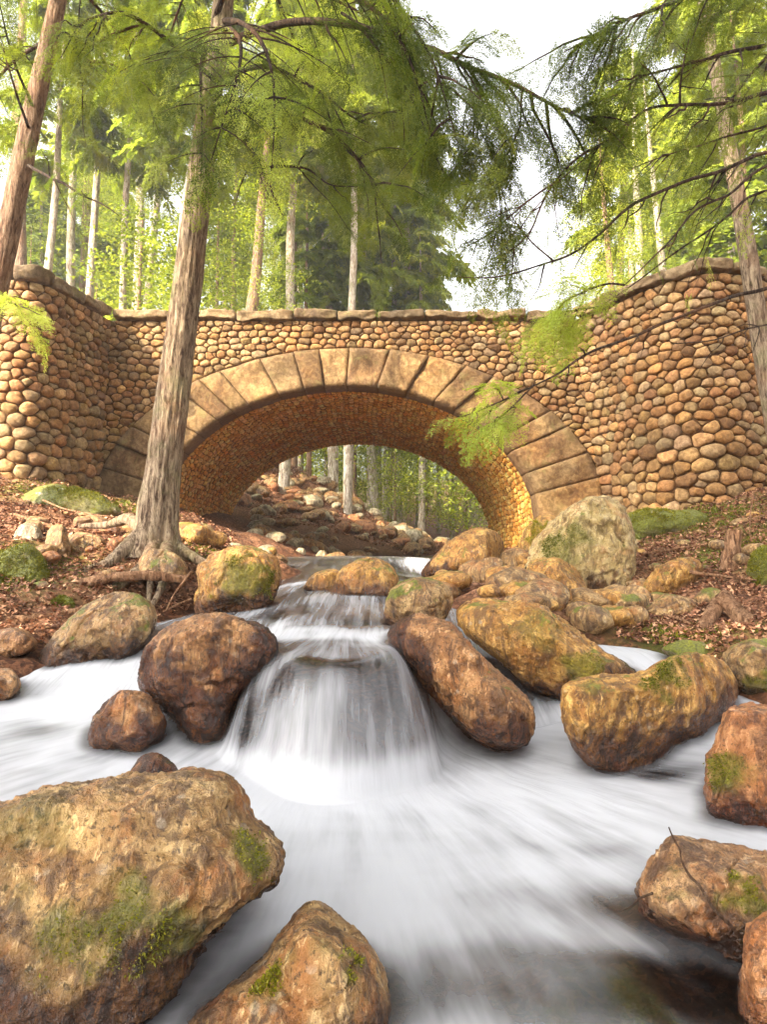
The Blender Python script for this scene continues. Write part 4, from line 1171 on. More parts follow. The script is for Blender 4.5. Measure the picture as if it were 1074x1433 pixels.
# ---- the leaning hemlock at the left foot of the bridge
def tree_root(name, base, label, cat='tree', group=None):
    return obj(name, None, label=label, cat=cat, group=group, loc=base)
b1 = P(216, 775, 7.5); b1[2] = float(ground_z(b1[:1], b1[1:2])[0]) - .05
t1 = tree_root('hemlock_tree', b1, 'big furrowed hemlock leaning in front of the left half of the arch')
d1 = 7.5
pth = [b1] + [P(*q) for q in ((220, 730, d1), (228, 660, d1), (240, 570, d1), (257, 440, d1), (273, 310, d1), (290, 170, d1), (308, 40, d1), (335, -200, d1), (360, -500, d1), (390, -900, d1))]
obj('trunk', trunk_mesh(pth, [.215, .205, .185, .178, .158, .145, .13, .115, .10, .07, .03], 72, 420, .085, .6, 3, b1), M['bark'], t1)
for pts, r0, r1 in (([(205, 745, 7.4), (180, 768, 7.25), (150, 790, 7.05), (118, 800, 6.9), (85, 815, 6.7)], .10, .03),
                    ([(215, 765, 7.3), (200, 790, 7.0), (170, 815, 6.7), (140, 830, 6.5)], .085, .025),
                    ([(232, 765, 7.3), (238, 790, 7.0), (228, 820, 6.75), (212, 850, 6.55)], .075, .022),
                    ([(240, 760, 7.45), (262, 775, 7.4), (290, 790, 7.3), (318, 800, 7.2)], .08, .02),
                    ([(200, 735, 7.6), (175, 728, 7.9), (145, 735, 8.2), (110, 738, 8.3)], .08, .025),
                    ([(222, 775, 7.15), (215, 800, 6.9), (208, 830, 6.7), (210, 862, 6.55)], .05, .015)):
    add_tube_part('root', t1, b1, [P(*q) for q in pts], r0, r1, M['bark'], 14, 10, .08)
for k, (pts, r0, lf, pr, sub) in enumerate((
        ([(312, 142, 7.4), (345, 200, 7.1), (366, 236, 6.9), (384, 280, 6.8), (396, 302, 6.7)], .035, 'needle_mid', 0, 3),
        ([(366, 236, 6.9), (395, 233, 6.85), (430, 236, 6.8), (460, 255, 6.75), (500, 262, 6.7)], .018, 'needle_mid', .35, 4),
        ([(316, 135, 7.4), (365, 146, 7.1), (420, 165, 6.9), (470, 190, 6.8), (512, 240, 6.7), (545, 300, 6.6), (562, 332, 6.6)], .034, 'needle_dark', .4, 9),
        ([(318, 105, 7.4), (380, 95, 7.2), (440, 125, 7.1), (485, 160, 7.0), (520, 175, 7.0)], .03, 'needle_dark', .6, 7),
        ([(318, 60, 7.4), (420, 30, 7.0), (540, 50, 6.6), (640, 85, 6.3), (730, 125, 6.1), (800, 160, 6.0), (850, 172, 5.9)], .045, 'needle_dark', .8, 20),
        ([(300, 40, 7.5), (330, -40, 7.1), (430, -60, 6.6), (540, -10, 6.2), (590, 60, 6.0), (620, 130, 5.9), (640, 205, 5.9)], .035, 'needle_dark', .6, 12),
        ([(480, 20, 6.8), (530, 70, 6.5), (575, 140, 6.3), (605, 200, 6.2), (625, 250, 6.2)], .016, 'needle_dark', .5, 8),
        ([(640, 85, 6.3), (660, 130, 6.2), (668, 180, 6.2), (655, 230, 6.2)], .010, 'needle_dark', .8, 8),
        ([(730, 125, 6.1), (725, 180, 6.1), (700, 230, 6.1), (690, 270, 6.1)], .010, 'needle_dark', .7, 8),
        ([(310, 120, 7.4), (250, 70, 7.0), (180, 20, 6.6), (120, 30, 6.3), (85, 80, 6.1)], .03, 'needle_dark', .6, 10))):
    limb_px(t1, b1, pts, r0, .004, M['limb'], leaf=lf, prob=pr, sub=sub, seed=k, t0=.25, sublen=.65)
def crown(tree, base, path, z0, z1, n, mats, seed, smin=.8, smax=1.3, az=None, drop=.35):
    rg = np.random.default_rng(seed); p = catmull(path, 10)
    for i in range(n):
        z = z0 + (z1 - z0) * (i + rg.random()) / n
        a = (i * 2.4 + rg.normal(0, .3)) if az is None else rg.uniform(*az)
        c = np.array([np.interp(z, p[:, 2], p[:, k]) for k in range(3)])
        L = rg.uniform(1.7, 2.6) * rg.uniform(smin, smax) * (1 - .55 * (z - z0) / (z1 - z0))
        e = c + np.array([math.cos(a) * L, math.sin(a) * L, -drop * L * rg.uniform(.2, 1.2)])
        hang_limb(tree, base, c, e, int(rg.integers(4)), mats[int(rg.integers(len(mats)))], rg.normal(0, .2))
crown(t1, b1, pth, 7.6, 12.5, 11, ['needle_mid', 'needle_green', 'needle_dark'], 1)
for k, (pa, pb) in enumerate(((( 306, 70, 7.45), (250, 150, 5.9)), ((308, 40, 7.45), (345, 120, 5.9)), ((312, 30, 7.45), (395, 120, 5.9)), ((318, -60, 7.4), (700, 120, 6.4)), ((306, 60, 7.6), (190, 50, 7.4)))):
    hang_limb(t1, b1, P(*pa), P(*pb), k % 4, ('needle_mid', 'needle_dark', 'needle_green')[k % 3], (k % 3 - 1) * .3)

b2 = P(-62, 730, 9.0); b2[2] = float(ground_z(b2[:1], b2[1:2])[0]) - .05
t2 = tree_root('hemlock_tree', b2, 'straight reddish trunk at the left edge, in front of the left tower')
pth2 = [b2] + [P(*q, 9.0) for q in ((-40, 560), (-10, 420), (10, 330), (40, 185), (68, 60), (92, -60), (120, -300), (150, -700))]
obj('trunk', trunk_mesh(pth2, [.2, .165, .15, .145, .13, .115, .10, .085, .03], 44, 240, .07, .3, 9, b2), M['bark_red'], t2)
for k, (pts, r0, lf, pr, sub) in enumerate((
        ([(40, 232, 8.9), (75, 250, 8.4), (110, 270, 8.1), (150, 290, 7.9), (165, 302, 7.8)], .022, 'needle_mid', .15, 4),
        ([(45, 150, 8.9), (20, 90, 8.5), (5, 30, 8.2), (-8, -20, 8)], .02, 'needle_dark', .5, 5),
        ([(40, 180, 8.9), (15, 110, 8.4), (0, 60, 8.2)], .02, 'needle_mid', .3, 3),
        ([(-5, 430, 8.9), (10, 425, 8.4), (35, 430, 8.0), (55, 440, 7.8)], .014, 'needle_green', .8, 4))):
    limb_px(t2, b2, pts, r0, .004, M['limb'], leaf=lf, prob=pr, sub=sub, seed=40 + k, t0=.25, sublen=.5)
crown(t2, b2, pth2, 7.8, 13.5, 15, ['needle_mid', 'needle_dark', 'needle_mid'], 2)

b3 = P(1122, 752, 9.2); b3[2] = float(ground_z(b3[:1], b3[1:2])[0]) - .05
t3 = tree_root('slender_tree', b3, 'slender pale trunk rising in front of the right tower')
pth3 = [b3] + [P(*q, 9.2) for q in ((1095, 640), (1068, 490), (1046, 345), (1022, 210), (1006, 120), (985, 0), (960, -200), (930, -600))]
obj('trunk', trunk_mesh(pth3, [.16, .13, .118, .11, .095, .085, .075, .06, .03], 40, 220, .05, .3, 17, b3), M['bark'], t3)
crown(t3, b3, pth3, 8.6, 13, 7, ['needle_mid', 'needle_dark'], 3, .7, 1.0)

# ---- the hemlock just outside the right edge whose bare limbs reach across the view
b4 = P(1330, 800, 6.4); b4[2] = float(ground_z(b4[:1], b4[1:2])[0]) - .05
t4 = tree_root('hemlock_tree', b4, 'hemlock past the right edge whose dark bare limbs sweep across the sky')
pth4 = [b4] + [P(*q, 6.4) for q in ((1325, 600), (1318, 300), (1305, 0), (1290, -300), (1270, -700), (1250, -1100))]
obj('trunk', trunk_mesh(pth4, [.24, .2, .18, .16, .13, .09, .03], 40, 160, .07, .35, 27, b4), M['bark_red'], t4)
for k, (pts, r0, lf, pr, sub, sl) in enumerate((
        ([(1310, 20, 6.4), (1180, 40, 6.2), (1067, 65, 6.0), (1007, 75, 5.9), (957, 90, 5.9), (897, 110, 5.8), (847, 145, 5.8)], .026, 'needle_dark', .3, 10, .5),
        ([(1314, 120, 6.4), (1180, 115, 6.2), (1074, 132, 6.0), (1017, 142, 5.9), (952, 145, 5.9), (907, 155, 5.9), (847, 200, 5.8), (787, 250, 5.8)], .026, 'needle_dark', .16, 12, .5),
        ([(952, 145, 5.9), (953, 118, 5.85), (958, 80, 5.8), (962, 55, 5.8)], .012, None, 0, 5, .2),
        ([(1317, 210, 6.4), (1180, 190, 6.2), (1074, 215, 6.0), (987, 245, 5.9), (887, 285, 5.9), (837, 330, 5.9), (777, 365, 6.0), (702, 385, 6.1), (640, 388, 6.2)], .022, 'needle_dark', .10, 10, .45),
        ([(1318, 230, 6.4), (1190, 200, 6.1), (1074, 235, 5.8), (1017, 270, 5.7), (962, 305, 5.7), (917, 360, 5.7), (872, 402, 5.8)], .018, None, 0, 7, .4),
        ([(1319, 280, 6.4), (1190, 240, 6.2), (1074, 267, 6.1), (1017, 305, 6.1), (957, 345, 6.2), (887, 395, 6.3), (840, 425, 6.4)], .016, 'needle_green', .2, 6, .4),
        ([(1322, 430, 6.4), (1180, 380, 6.3), (1074, 402, 6.2), (1000, 425, 6.1), (900, 465, 6.0), (830, 490, 5.9), (775, 525, 5.8), (735, 548, 5.8), (705, 560, 5.7)], .022, None, 0, 4, .3),
        ([(1322, 470, 6.4), (1180, 440, 6.3), (1074, 455, 6.2), (1000, 475, 6.1), (940, 482, 6.1)], .012, None, 0, 5, .3),
        ([(1300, -60, 6.4), (1150, -80, 6.1), (1000, -20, 5.8), (900, 20, 5.6), (830, 50, 5.5), (790, 75, 5.5)], .03, 'needle_dark', .75, 18, .6),
        ([(1295, -120, 6.4), (1180, -110, 6.3), (1080, -40, 6.2), (1010, 20, 6.2), (960, 60, 6.2)], .03, 'needle_mid', .7, 12, .5),
        ([(847, 200, 5.8), (800, 230, 5.9), (760, 290, 6.0), (735, 330, 6.1), (700, 360, 6.2)], .012, 'needle_mid', .25, 6, .4),
        ([(787, 250, 5.8), (755, 275, 5.9), (715, 300, 6.0), (680, 330, 6.1), (655, 345, 6.1)], .010, 'needle_dark', .3, 6, .4),
        ([(777, 365, 6.0), (745, 340, 6.1), (720, 310, 6.2), (705, 280, 6.2)], .008, 'needle_dark', .25, 5, .35),
        ([(1316, 160, 6.4), (1150, 150, 6.5), (1040, 185, 6.6), (950, 215, 6.7), (880, 240, 6.8)], .018, 'needle_mid', .3, 9, .5),
        ([(840, 425, 6.4), (815, 430, 6.5), (780, 440, 6.6), (750, 462, 6.6)], .010, 'needle_green', .9, 9, .35),
        ([(872, 402, 5.8), (840, 400, 5.9), (800, 420, 6.0), (770, 450, 6.1)], .010, 'needle_green', .9, 8, .35),
        ([(740, 545, 5.8), (712, 556, 5.75), (685, 566, 5.7), (658, 578, 5.65), (638, 585, 5.6)], .008, 'needle_green', .95, 6, .22),
        ([(745, 543, 5.8), (730, 560, 5.7), (708, 578, 5.65), (682, 596, 5.6)], .008, 'needle_green', .9, 4, .2))):
    limb_px(t4, b4, pts, r0, .004, M['limb'], leaf=lf, prob=pr * (.62 if lf == 'needle_green' else 1), sub=sub, seed=60 + k, droop=.08 if lf == 'needle_green' else .25, t0=.3 if len(pts) > 4 else .05, sublen=sl, scale=.85 if lf != 'needle_green' else .75)
crown(t4, b4, pth4, 6.5, 11, 10, ['needle_dark', 'needle_mid'], 5, .8, 1.2, (2.2, 4.0))

# ---- the woods behind the bridge
def forest_crown(rg, H, z0, R_, n, lod=2, leafy=False):
    mb = MB()
    for i in range(n):
        z = z0 + (H - z0) * ((i + rg.random()) / n) ** .9
        a = i * 2.4 + rg.normal(0, .4); L = R_ * rg.uniform(.6, 1.2) * (1 - .75 * (z - z0) / (H - z0)) + .25
        q = np.linspace(0, 1, 7)[:, None]
        br = np.array([0, 0, z]) + np.concatenate([q * L * math.cos(a), q * L * math.sin(a), L * (.25 * q - .5 * q ** 2)], 1)
        if leafy:
            m = int(230 * L)
            t = rg.uniform(.2, 1, m); c = np.stack([np.interp(t, q[:, 0], br[:, k]) for k in range(3)], 1) + rg.normal(0, .16 * L, (m, 3)) * np.array([1, 1, .45])
            d = rg.normal(size=(m, 3)); d[:, 2] *= .4; d /= np.linalg.norm(d, axis=1)[:, None]
            nn_ = np.array([0, 0, 1.]) + rg.normal(0, .5, (m, 3)); nn_ -= d * (nn_ * d).sum(1)[:, None]; nn_ /= np.linalg.norm(nn_, axis=1)[:, None]
            V, Q = kite(c, d, nn_, rg.uniform(.04, .08, m), rg.uniform(.026, .048, m))
            mb.add(V, Q, None, np.repeat(np.clip(rg.normal(.5, .22, m) + .3 * noise3(c * 1.1), 0, 1), 4))
        else:
            dress(mb, br, rg, lod, .12, .30, 1.0, 1.0, .25, .85)
            for sd in (-1, 1):
                for f in (.35, .55, .75):
                    p = br[int(f * 6)]; aa = a + sd * .8; l = L * .4 * (1.1 - f)
                    tw = p + np.concatenate([q * l * math.cos(aa), q * l * math.sin(aa), -.3 * l * q ** 2], 1)
                    dress(mb, tw, rg, lod, .1, .28, 1.0, 1.0, .25, .9)
    return mb
rw = np.random.default_rng(51)
CROWNS = []
for H, z0, R_, n, lf in ((15, 4.5, 2.6, 46, False), (17, 10, 2.2, 34, False), (13, 3.5, 2.8, 44, True), (16, 8.5, 2.2, 34, True)):
    me = forest_crown(rw, H, z0, R_, n, 2, lf).mesh('crown')
    tp = np.array([[.0, 0, -.6], [.05, .03, H * .25], [-.08, .05, H * .5], [.06, 0, H * .75], [0, 0, H]])
    CROWNS.append((H, trunk_mesh(tp, [.17, .14, .12, .08, .02], 12, 40, .04, .2, H), me))
BUSH = []
for H, R_, n in ((4.5, 1.6, 30), (3.2, 1.5, 26), (6, 1.8, 36)):
    me = forest_crown(rw, H, .5, R_, n, 2, True).mesh('crown')
    tp = np.array([[0, 0, -.4], [.05, .02, H * .4], [0, .04, H * .95]])
    BUSH.append((H, trunk_mesh(tp, [.05, .035, .008], 7, 16, .03, 0, H), me))
_cm = {}
def cm_(me, mat):
    k = (me.name, mat)
    if k not in _cm:
        m_ = me.copy(); m_.materials.clear(); m_.materials.append(M[mat]); _cm[k] = m_
    return _cm[k]
proto = {}
def forest_tree(name, tpl, px, d, h, bark, leaf, label, group, lean=0., seed=0, thick=1.0, cat='tree'):
    rg = random.Random(seed)
    H, tm, cm0 = tpl
    x = P(px, 750, d)[0]; z = float(ground_z(np.array([x]), np.array([d]), False)[0])
    r = obj(name, None, label=label, cat=cat, group=group, loc=(x, d, z))
    s = h / H; r.rotation_euler = (rg.uniform(-.03, .03), lean, 0)
    a = obj('trunk', cm_(tm, bark), parent=r); a.scale = (s * thick, s * thick, s); a.rotation_euler = (0, 0, rg.uniform(0, 6.28))
    c = obj('crown', cm_(cm0, leaf), parent=r); c.scale = (s * rg.uniform(.9, 1.15),) * 2 + (s,); c.rotation_euler = (0, 0, rg.uniform(0, 6.28))
    return r
GW = 'trees of the wood behind the bridge'
# (photo column, depth, height, crown, bark, leaf, lean, stoutness, label)
for k, (px, d, h, t, bk, lf, ln, th, lb) in enumerate((
        (40, 21, 15, 1, 'bark_pale', 'needle_mid', .05, 1.0, 'pale trunk behind the left end of the left tower'),
        (105, 24, 17, 3, 'bark_pale', 'leaf_bright', .02, 1.0, 'thin straight trunk above the middle of the left tower coping'),
        (155, 22, 16, 1, 'bark_pale', 'needle_mid', .03, .9, 'greyish trunk behind the inner corner of the left tower'),
        (182, 30, 18, 3, 'bark_pale', 'leaf_bright', .0, .9, 'distant thin trunk beside the inner corner of the left tower'),
        (222, 19.8, 16, 1, 'bark_pale', 'needle_mid', .08, 1.5, 'stout whitish birch-like trunk left of the leaning hemlock'),
        (316, 20.5, 13, 2, 'bark_red', 'leaf_bright', .10, 1.4, 'leaning reddish brown trunk just right of the big hemlock'),
        (402, 31, 15, 3, 'bark_red', 'leaf_bright', .0, .9, 'thin dark trunk above the crown of the arch, left of its neighbour'),
        (432, 27, 13, 0, 'bark_red', 'needle_mid', -.02, .7, 'slim dark sapling trunk above the left half of the arch'),
        (455, 36, 16, 3, 'bark_pale', 'leaf_bright', .0, .8, 'far thin trunk among yellow leaves above the arch'),
        (548, 33, 12, 2, 'bark_red', 'leaf_bright', .02, .7, 'thin trunk with yellow green crown over the right half of the arch'),
        (615, 38, 11, 2, 'bark_pale', 'needle_mid', .0, .7, 'short far tree under the gap of white sky'),
        (668, 34, 12, 2, 'bark_pale', 'leaf_bright', .0, .7, 'airy yellow tree low in the sky gap, right of the middle of the coping'),
        (722, 30, 9.5, 2, 'bark_pale', 'leaf_bright', .0, .7, 'small yellow tree where the coping meets the right tower'),
        (880, 20.5, 12, 2, 'bark_red', 'leaf_bright', -.04, 1.0, 'broad yellow green tree behind the right tower'),
        (960, 23, 15, 2, 'bark_pale', 'leaf_bright', -.05, 1.0, 'taller bright tree behind the right tower'),
        (1080, 21, 15, 0, 'bark_red', 'needle_mid', -.05, 1.0, 'dark green tree beyond the outer side of the right tower'),
        (790, 30, 9, 2, 'bark_pale', 'leaf_bright', .0, .8, 'low yellow leafed tree behind the inner side of the right tower'),
        (486, 28, 15, 0, 'bark_pale', 'leaf_bright', .02, 1.15, 'grey trunk seen through the left half of the arch opening'),
        (516, 33, 14, 1, 'bark_pale', 'leaf_bright', .0, .7, 'thin sunlit trunk near the middle of the arch opening'),
        (590, 29, 13, 1, 'bark_pale', 'leaf_bright', .0, 1.2, 'whitish trunk right of the middle of the arch opening'),
        (634, 36, 12, 3, 'bark_pale', 'leaf_bright', .0, .9, 'slim trunk in the right half of the arch opening'),
        (660, 40, 12, 1, 'bark_pale', 'needle_mid', .02, .9, 'faint trunk close to the right side of the arch opening'))):
    forest_tree('forest_tree', CROWNS[t], px, d, h, bk, lf, lb, GW, ln, k, th)
rg_ = random.Random(12)
for k in range(26):
    px = rg_.choice([rg_.uniform(-450, 560), rg_.uniform(-350, 420), rg_.uniform(840, 1500)]); d = rg_.uniform(32, 62)
    h = rg_.uniform(13, 20)
    forest_tree('forest_tree', CROWNS[rg_.randrange(4)], px, d, h, rg_.choice(['bark_pale', 'bark_red']), rg_.choice(['needle_mid', 'leaf_bright', 'leaf_bright']),
                'slender tree standing deep in the wood behind the bridge', GW, rg_.uniform(-.04, .04), 100 + k)
for k in range(34):
    px = rg_.choice([rg_.uniform(-40, 420), rg_.uniform(-40, 420), rg_.uniform(380, 600), rg_.uniform(860, 1100)]); d = rg_.uniform(22, 42)
    forest_tree('forest_tree', CROWNS[(1, 3)[k % 2]], px, d, rg_.uniform(17, 23), rg_.choice(['bark_pale', 'bark_pale', 'bark_red']), 'leaf_bright' if 370 < px < 660 else rg_.choice(['needle_mid', 'leaf_bright']),
                'slim bare-stemmed tree of the wood behind the bridge', GW, rg_.uniform(-.05, .05), 800 + k, rg_.uniform(.8, 1.2))
GU = 'young leafy trees behind the bridge'
for k in range(20):
    px = rg_.choice([rg_.uniform(-60, 740), rg_.uniform(-60, 740), rg_.uniform(720, 1150)]); d = rg_.uniform(21.5, 34)
    if 400 < px < 700 and d < 27: d += 8
    h = rg_.uniform(7, 13) if px < 560 or px > 800 else rg_.uniform(6, 8.5)
    forest_tree('sapling', BUSH[rg_.randrange(3)], px, d, h, 'bark_red', rg_.choice(['leaf_bright', 'leaf_bright', 'needle_mid']), 'yellow green sapling growing behind the bridge parapet', GU, 0, 300 + k)
GB = 'bushes seen through the arch'
for k in range(30):
    px = rg_.uniform(400, 760); d = rg_.uniform(34, 58)
    forest_tree('bush', BUSH[rg_.randrange(3)], px, d, rg_.uniform(4, 7), 'bark_red', rg_.choice(['leaf_bright', 'leaf_bright', 'needle_mid']), 'leafy green bush seen through the arch beyond the stream', GB, 0, 400 + k, cat='bush')

# trees around and behind the viewpoint: they shade the stream in front of it
for k, (x, y, h, t) in enumerate(((-6.5, -1.5, 16, 0), (-9.5, -3.5, 17, 2), (-6.5, -6, 17, 0), (-3.2, -4.5, 16, 1), (-10, -8, 18, 2), (-5.2, 2.2, 15, 1), (-1, -8, 18, 2), (-13, -5, 18, 0), (-8.5, 2.0, 16, 3))):
    o = forest_tree('forest_tree', CROWNS[t], 537, 10, h, 'bark_red', 'needle_mid', 'tree on the banks around the viewpoint that keeps the near stream in shade', 'trees around the viewpoint', 0, 700 + k)
    o.location = (x, y, float(ground_z(np.array([float(x)]), np.array([float(y)]), False)[0]))
    for c in o.children:
        if c.name.startswith('crown'): c.scale = (1.35, 1.35, 1.0)

# ------------------------------------------------------------------ leaf litter, moss, twigs, dead wood
def scatter_leaves(name, n, boxes, size, label, seed):
    rg = np.random.default_rng(seed); xs, ys = [], []
    for (a, b, d0, d1, w) in boxes:
        k = int(n * w); d = rg.uniform(d0, d1, k); px = rg.uniform(a, b, k)
        xs.append((px - 537) / F * d); ys.append(d)
    x = np.concatenate(xs); y = np.concatenate(ys); z = ground_z(x, y)
    ok = z > water_z(x, y) + .03; x, y, z = x[ok], y[ok], z[ok]; m = len(x)
    c = np.stack([x, y, z + .012 + rg.uniform(0, .02, m)], 1)
    L = rg.uniform(.6, 1.3, m) * size * (1 + np.clip(y - 10, 0, 20) * .04); W = L * rg.uniform(.35, .7, m)
    a = rg.uniform(0, 2 * PI, m); d = np.stack([np.cos(a), np.sin(a), rg.normal(0, .35, m)], 1); d /= np.linalg.norm(d, axis=1)[:, None]
    nn_ = np.array([0, 0, 1.]) + rg.normal(0, .45, (m, 3)); nn_ -= d * (nn_ * d).sum(1)[:, None]; nn_ /= np.linalg.norm(nn_, axis=1)[:, None]
    p = np.cross(nn_, d) * (W * .5)[:, None]; dl = d * L[:, None]; cu = nn_ * (L * .22)[:, None]
    V = np.stack([c - dl * .5 + cu, c + p - dl * .05, c + dl * .5 + cu, c - p - dl * .05], 1).reshape(-1, 3)
    Q = np.arange(4 * m).reshape(-1, 4)
    T = np.concatenate([Q[:, [0, 1, 3]], Q[:, [1, 2, 3]]])
    me = mesh_np(name, V, None, T, False, {'tint': np.repeat(rg.random(m) ** 1.3, 4)})
    obj(name, me, M['litter'], kind='stuff', label=label, cat='leaf litter')
scatter_leaves('leaf_litter', 60000, [(-250, 330, 5.4, 13, .42), (860, 1350, 5.0, 11.5, .42), (330, 640, 20, 28, .25), (640, 760, 9, 20, .04)], .055, 'rust brown fallen leaves covering both banks around the bridge', 3)

def moss_tufts(spots, seed):
    rg = np.random.default_rng(seed); B = []
    for px, py, d, r, n in spots:
        q = P(px, py, d); a = rg.normal(0, r * .5, (n, 2)); x = q[0] + a[:, 0]; y = q[1] + a[:, 1]
        B.append(np.stack([x, y, ground_z(x, y)], 1))
    b = np.concatenate(B); m = len(b)
    keep = b[:, 2] > water_z(b[:, 0], b[:, 1]) + .05; b = b[keep]; m = len(b)
    d = rg.normal(0, .5, (m, 3)); d[:, 2] = 1; d /= np.linalg.norm(d, axis=1)[:, None]
    nn_ = rg.normal(size=(m, 3)); nn_ -= d * (nn_ * d).sum(1)[:, None]; nn_ /= np.linalg.norm(nn_, axis=1)[:, None]
    V, Q = kite(b, d, nn_, rg.uniform(.015, .05, m), rg.uniform(.006, .016, m))
    obj('moss', mesh_np('moss', V, Q, attrs={'tint': np.repeat(np.clip(rg.normal(.5, .22, m), 0, 1), 4)}), M['moss'], kind='stuff', label='green and yellow moss growing at the foot of the towers and on the banks', cat='moss')
moss_tufts([(150, 700, 11.3, .9, 5000), (60, 690, 10.6, .6, 2500), (215, 722, 10.2, .6, 2000), (925, 738, 10.4, .9, 6000), (1000, 738, 9.8, .8, 3000), (1060, 775, 8, .7, 3500), (20, 805, 6.7, .5, 2500), (870, 742, 10.6, .6, 2500), (300, 768, 8.6, .4, 1500), (960, 900, 5.6, .4, 1500), (750, 748, 12, .4, 1200)], 8)

def dead_wood(name, pts, r0, r1, mat, label, cat, sides=14, bark=.12, seed=0):
    p = catmull([P(*q) for q in pts], 12); base = p[0]
    n = len(p); a = np.arange(sides) * 2 * PI / sides; A, Sg = np.meshgrid(a, np.arange(n) * .25)
    b = 1 + bark * fbm(np.stack([np.cos(A).ravel() * 2 + seed, np.sin(A).ravel() * 2, Sg.ravel() * .6], 1), 4).reshape(A.shape) * 1.6
    mb = MB(); V, Q, T = tube(p, np.linspace(r0, r1, n), sides, b); mb.add(V - base, Q, T)
    return obj(name, mb.mesh(name), mat, label=label, cat=cat, loc=base)
dead_wood('broken_stump', [(1022, 800, 7.3), (1025, 775, 7.3), (1028, 742, 7.3)], .095, .075, M['driftwood'], 'short broken stump standing on the right bank', 'stump', 18, .2, 3)
dead_wood('driftwood_log', [(1018, 836, 6.3), (1000, 856, 6.1), (985, 882, 5.9), (972, 895, 5.8)], .075, .05, M['driftwood'], 'short brown log end pointing at the right-hand pool', 'log', 16, .25, 5)
dead_wood('driftwood_log', [(1010, 835, 6.2), (1035, 862, 5.9), (1060, 878, 5.7), (1100, 884, 5.6), (1160, 870, 5.6)], .055, .085, M['driftwood'], 'curved weathered log lying along the right bank', 'log', 18, .3, 8)
dead_wood('driftwood_log', [(-60, 880, 5.7), (10, 872, 5.7), (60, 868, 5.8), (120, 855, 6.0)], .06, .045, M['driftwood'], 'weathered grey-brown log lying at the foot of the left bank', 'log', 14, .3, 11)
dead_wood('driftwood_log', [(110, 818, 6.5), (160, 808, 6.55), (215, 806, 6.6), (260, 812, 6.7)], .05, .04, M['driftwood'], 'thin log bridging the dark hollow below the leaning hemlock', 'log', 14, .3, 14)
dead_wood('twig', [(937, 1158, 2.2), (944, 1175, 2.12), (952, 1188, 2.04), (955, 1205, 2.0), (968, 1228, 1.95), (980, 1240, 1.93), (1000, 1272, 1.91), (1018, 1290, 1.92), (1044, 1318, 1.96)], .0022, .0042, M['limb'], 'long dark twig draped over the weathered brown near boulder', 'twig', 7, .2, 1)
dead_wood('twig', [(868, 1276, 2.25), (884, 1268, 2.2), (896, 1257, 2.16), (914, 1250, 2.12)], .002, .0035, M['limb'], 'short dark twig sticking out left of the weathered near boulder', 'twig', 7, .2, 2)
for k, (pts, lb) in enumerate((([(268, 800, 6.6), (245, 830, 6.45), (232, 855, 6.4)], 'pale stick leaning in the dark hollow beside the yellow boulder'),
                               ([(268, 838, 6.5), (248, 846, 6.45), (228, 856, 6.4)], 'lower pale stick lying beside the yellow boulder'),
                               ([(60, 700, 9), (90, 712, 8.7), (130, 720, 8.4), (168, 724, 8.3)], 'thin branch lying on the leaves under the left tower'),
                               ([(1055, 690, 8.6), (1050, 740, 8.3), (1058, 790, 8.0)], 'thin upright dead stem beside the stump on the right bank'),
                               ([(20, 850, 6.0), (55, 862, 5.9), (95, 880, 5.8)], 'thin fallen stick on the left bank near the water'),
                               ([(640, 765, 9.3), (655, 745, 9.2), (662, 735, 9.2)], 'pale stick poking up beside the dome-shaped boulder'))):
    dead_wood('stick', pts, .012, .006, M['driftwood'], lb, 'stick', 7, .2, 20 + k)

for k, (pts, lb, r_) in enumerate((([(20, 720, 8.6), (70, 735, 8.2), (115, 742, 7.9)], 'crooked dead branch lying across the left bank', .02),
        ([(110, 795, 6.9), (60, 805, 6.6), (30, 830, 6.3)], 'bent root-like stick below the upright pale stone', .018),
        ([(180, 800, 6.8), (150, 812, 6.6), (100, 822, 6.4)], 'brown stick lying just above the slanting slab', .016),
        ([(960, 800, 7.2), (1010, 806, 6.9), (1060, 812, 6.7)], 'dark stick lying on the leaves behind the curved log', .018),
        ([(900, 775, 8.6), (950, 768, 8.4), (1010, 758, 8.2)], 'thin fallen branch on the leafy slope below the right tower', .015),
        ([(930, 860, 6.3), (965, 872, 6.0), (990, 900, 5.7)], 'short stick beside the brown log end on the right bank', .015))):
    dead_wood('stick', pts, r_, r_ * .5, M['driftwood'], lb, 'stick', 8, .3, 40 + k)

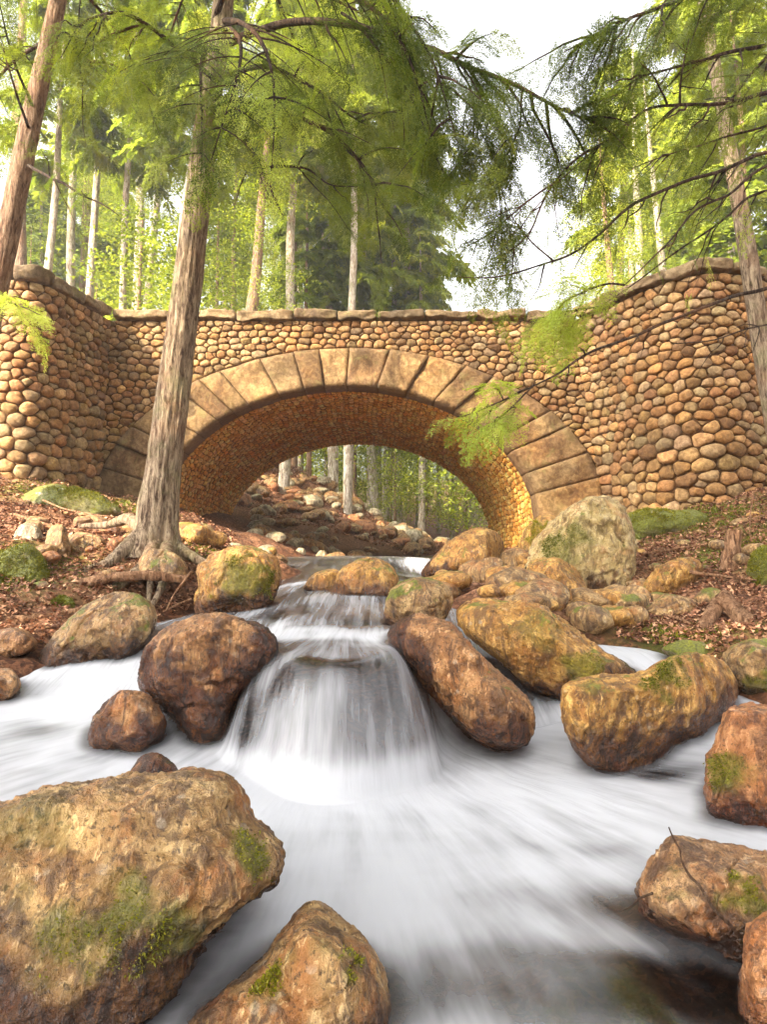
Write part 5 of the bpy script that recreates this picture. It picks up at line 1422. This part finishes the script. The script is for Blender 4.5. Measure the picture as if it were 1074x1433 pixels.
# HAZE: thin volume added to lift and soften the dark wood
hm = bpy.data.materials.new('haze'); hm.use_nodes = True; ht = hm.node_tree; ht.nodes.clear()
ho = ht.nodes.new('ShaderNodeOutputMaterial'); hv = ht.nodes.new('ShaderNodeVolumePrincipled')
hv.inputs['Color'].default_value = (.95, .95, .93, 1); hv.inputs['Density'].default_value = .0014; hv.inputs['Anisotropy'].default_value = .2
ht.links.new(hv.outputs[0], ho.inputs['Volume'])
D, Q = cubegrid(1)
obj('haze', mesh_np('haze', D * np.array([175, 175, 30]) + np.array([0, 40, 20]), Q), hm, kind='stuff', label='thin pale haze added to lift and soften the dark wood', cat='haze')

# ------------------------------------------------------------------ light, sky, camera
S.world = bpy.data.worlds.new('World'); S.world.use_nodes = True
nt = S.world.node_tree
bg = nt.nodes['Background']
sky = nt.nodes.new('ShaderNodeTexSky'); sky.sky_type = 'NISHITA'; sky.sun_disc = False
SUN = np.array([-.72, -.62, .62]); SUN /= np.linalg.norm(SUN)
el = math.asin(SUN[2]); az = math.atan2(SUN[0], SUN[1])
sky.sun_elevation = el; sky.sun_rotation = az; sky.air_density = 1.0; sky.dust_density = 9.0; sky.ozone_density = 0.5
hs = nt.nodes.new('ShaderNodeHueSaturation'); hs.inputs['Saturation'].default_value = .14
nt.links.new(sky.outputs[0], hs.inputs['Color']); nt.links.new(hs.outputs[0], bg.inputs[0]); bg.inputs[1].default_value = .15
sl = bpy.data.lights.new('sun', 'SUN'); sl.energy = 2.5; sl.angle = math.radians(.53); sl.color = (1, .84, .6)
so = bpy.data.objects.new('sun', sl); COL.objects.link(so)
so.rotation_euler = Vector(-SUN).to_track_quat('-Z', 'Y').to_euler()

cd = bpy.data.cameras.new('camera'); cam = bpy.data.objects.new('camera', cd); COL.objects.link(cam)
cd.sensor_fit = 'VERTICAL'; cd.sensor_height = 36; cd.lens = F / 1433 * 36
cd.clip_start = .05; cd.clip_end = 2000
cam.location = CAM; cam.rotation_euler = (PI / 2 + TH, 0, 0)
S.camera = cam
S.view_settings.view_transform = 'Standard'; S.view_settings.look = 'None'
S.view_settings.exposure = 2.55; S.view_settings.gamma = 1.0
S.cycles.max_bounces = 8; S.cycles.transparent_max_bounces = 12
S.cycles.use_denoising = True
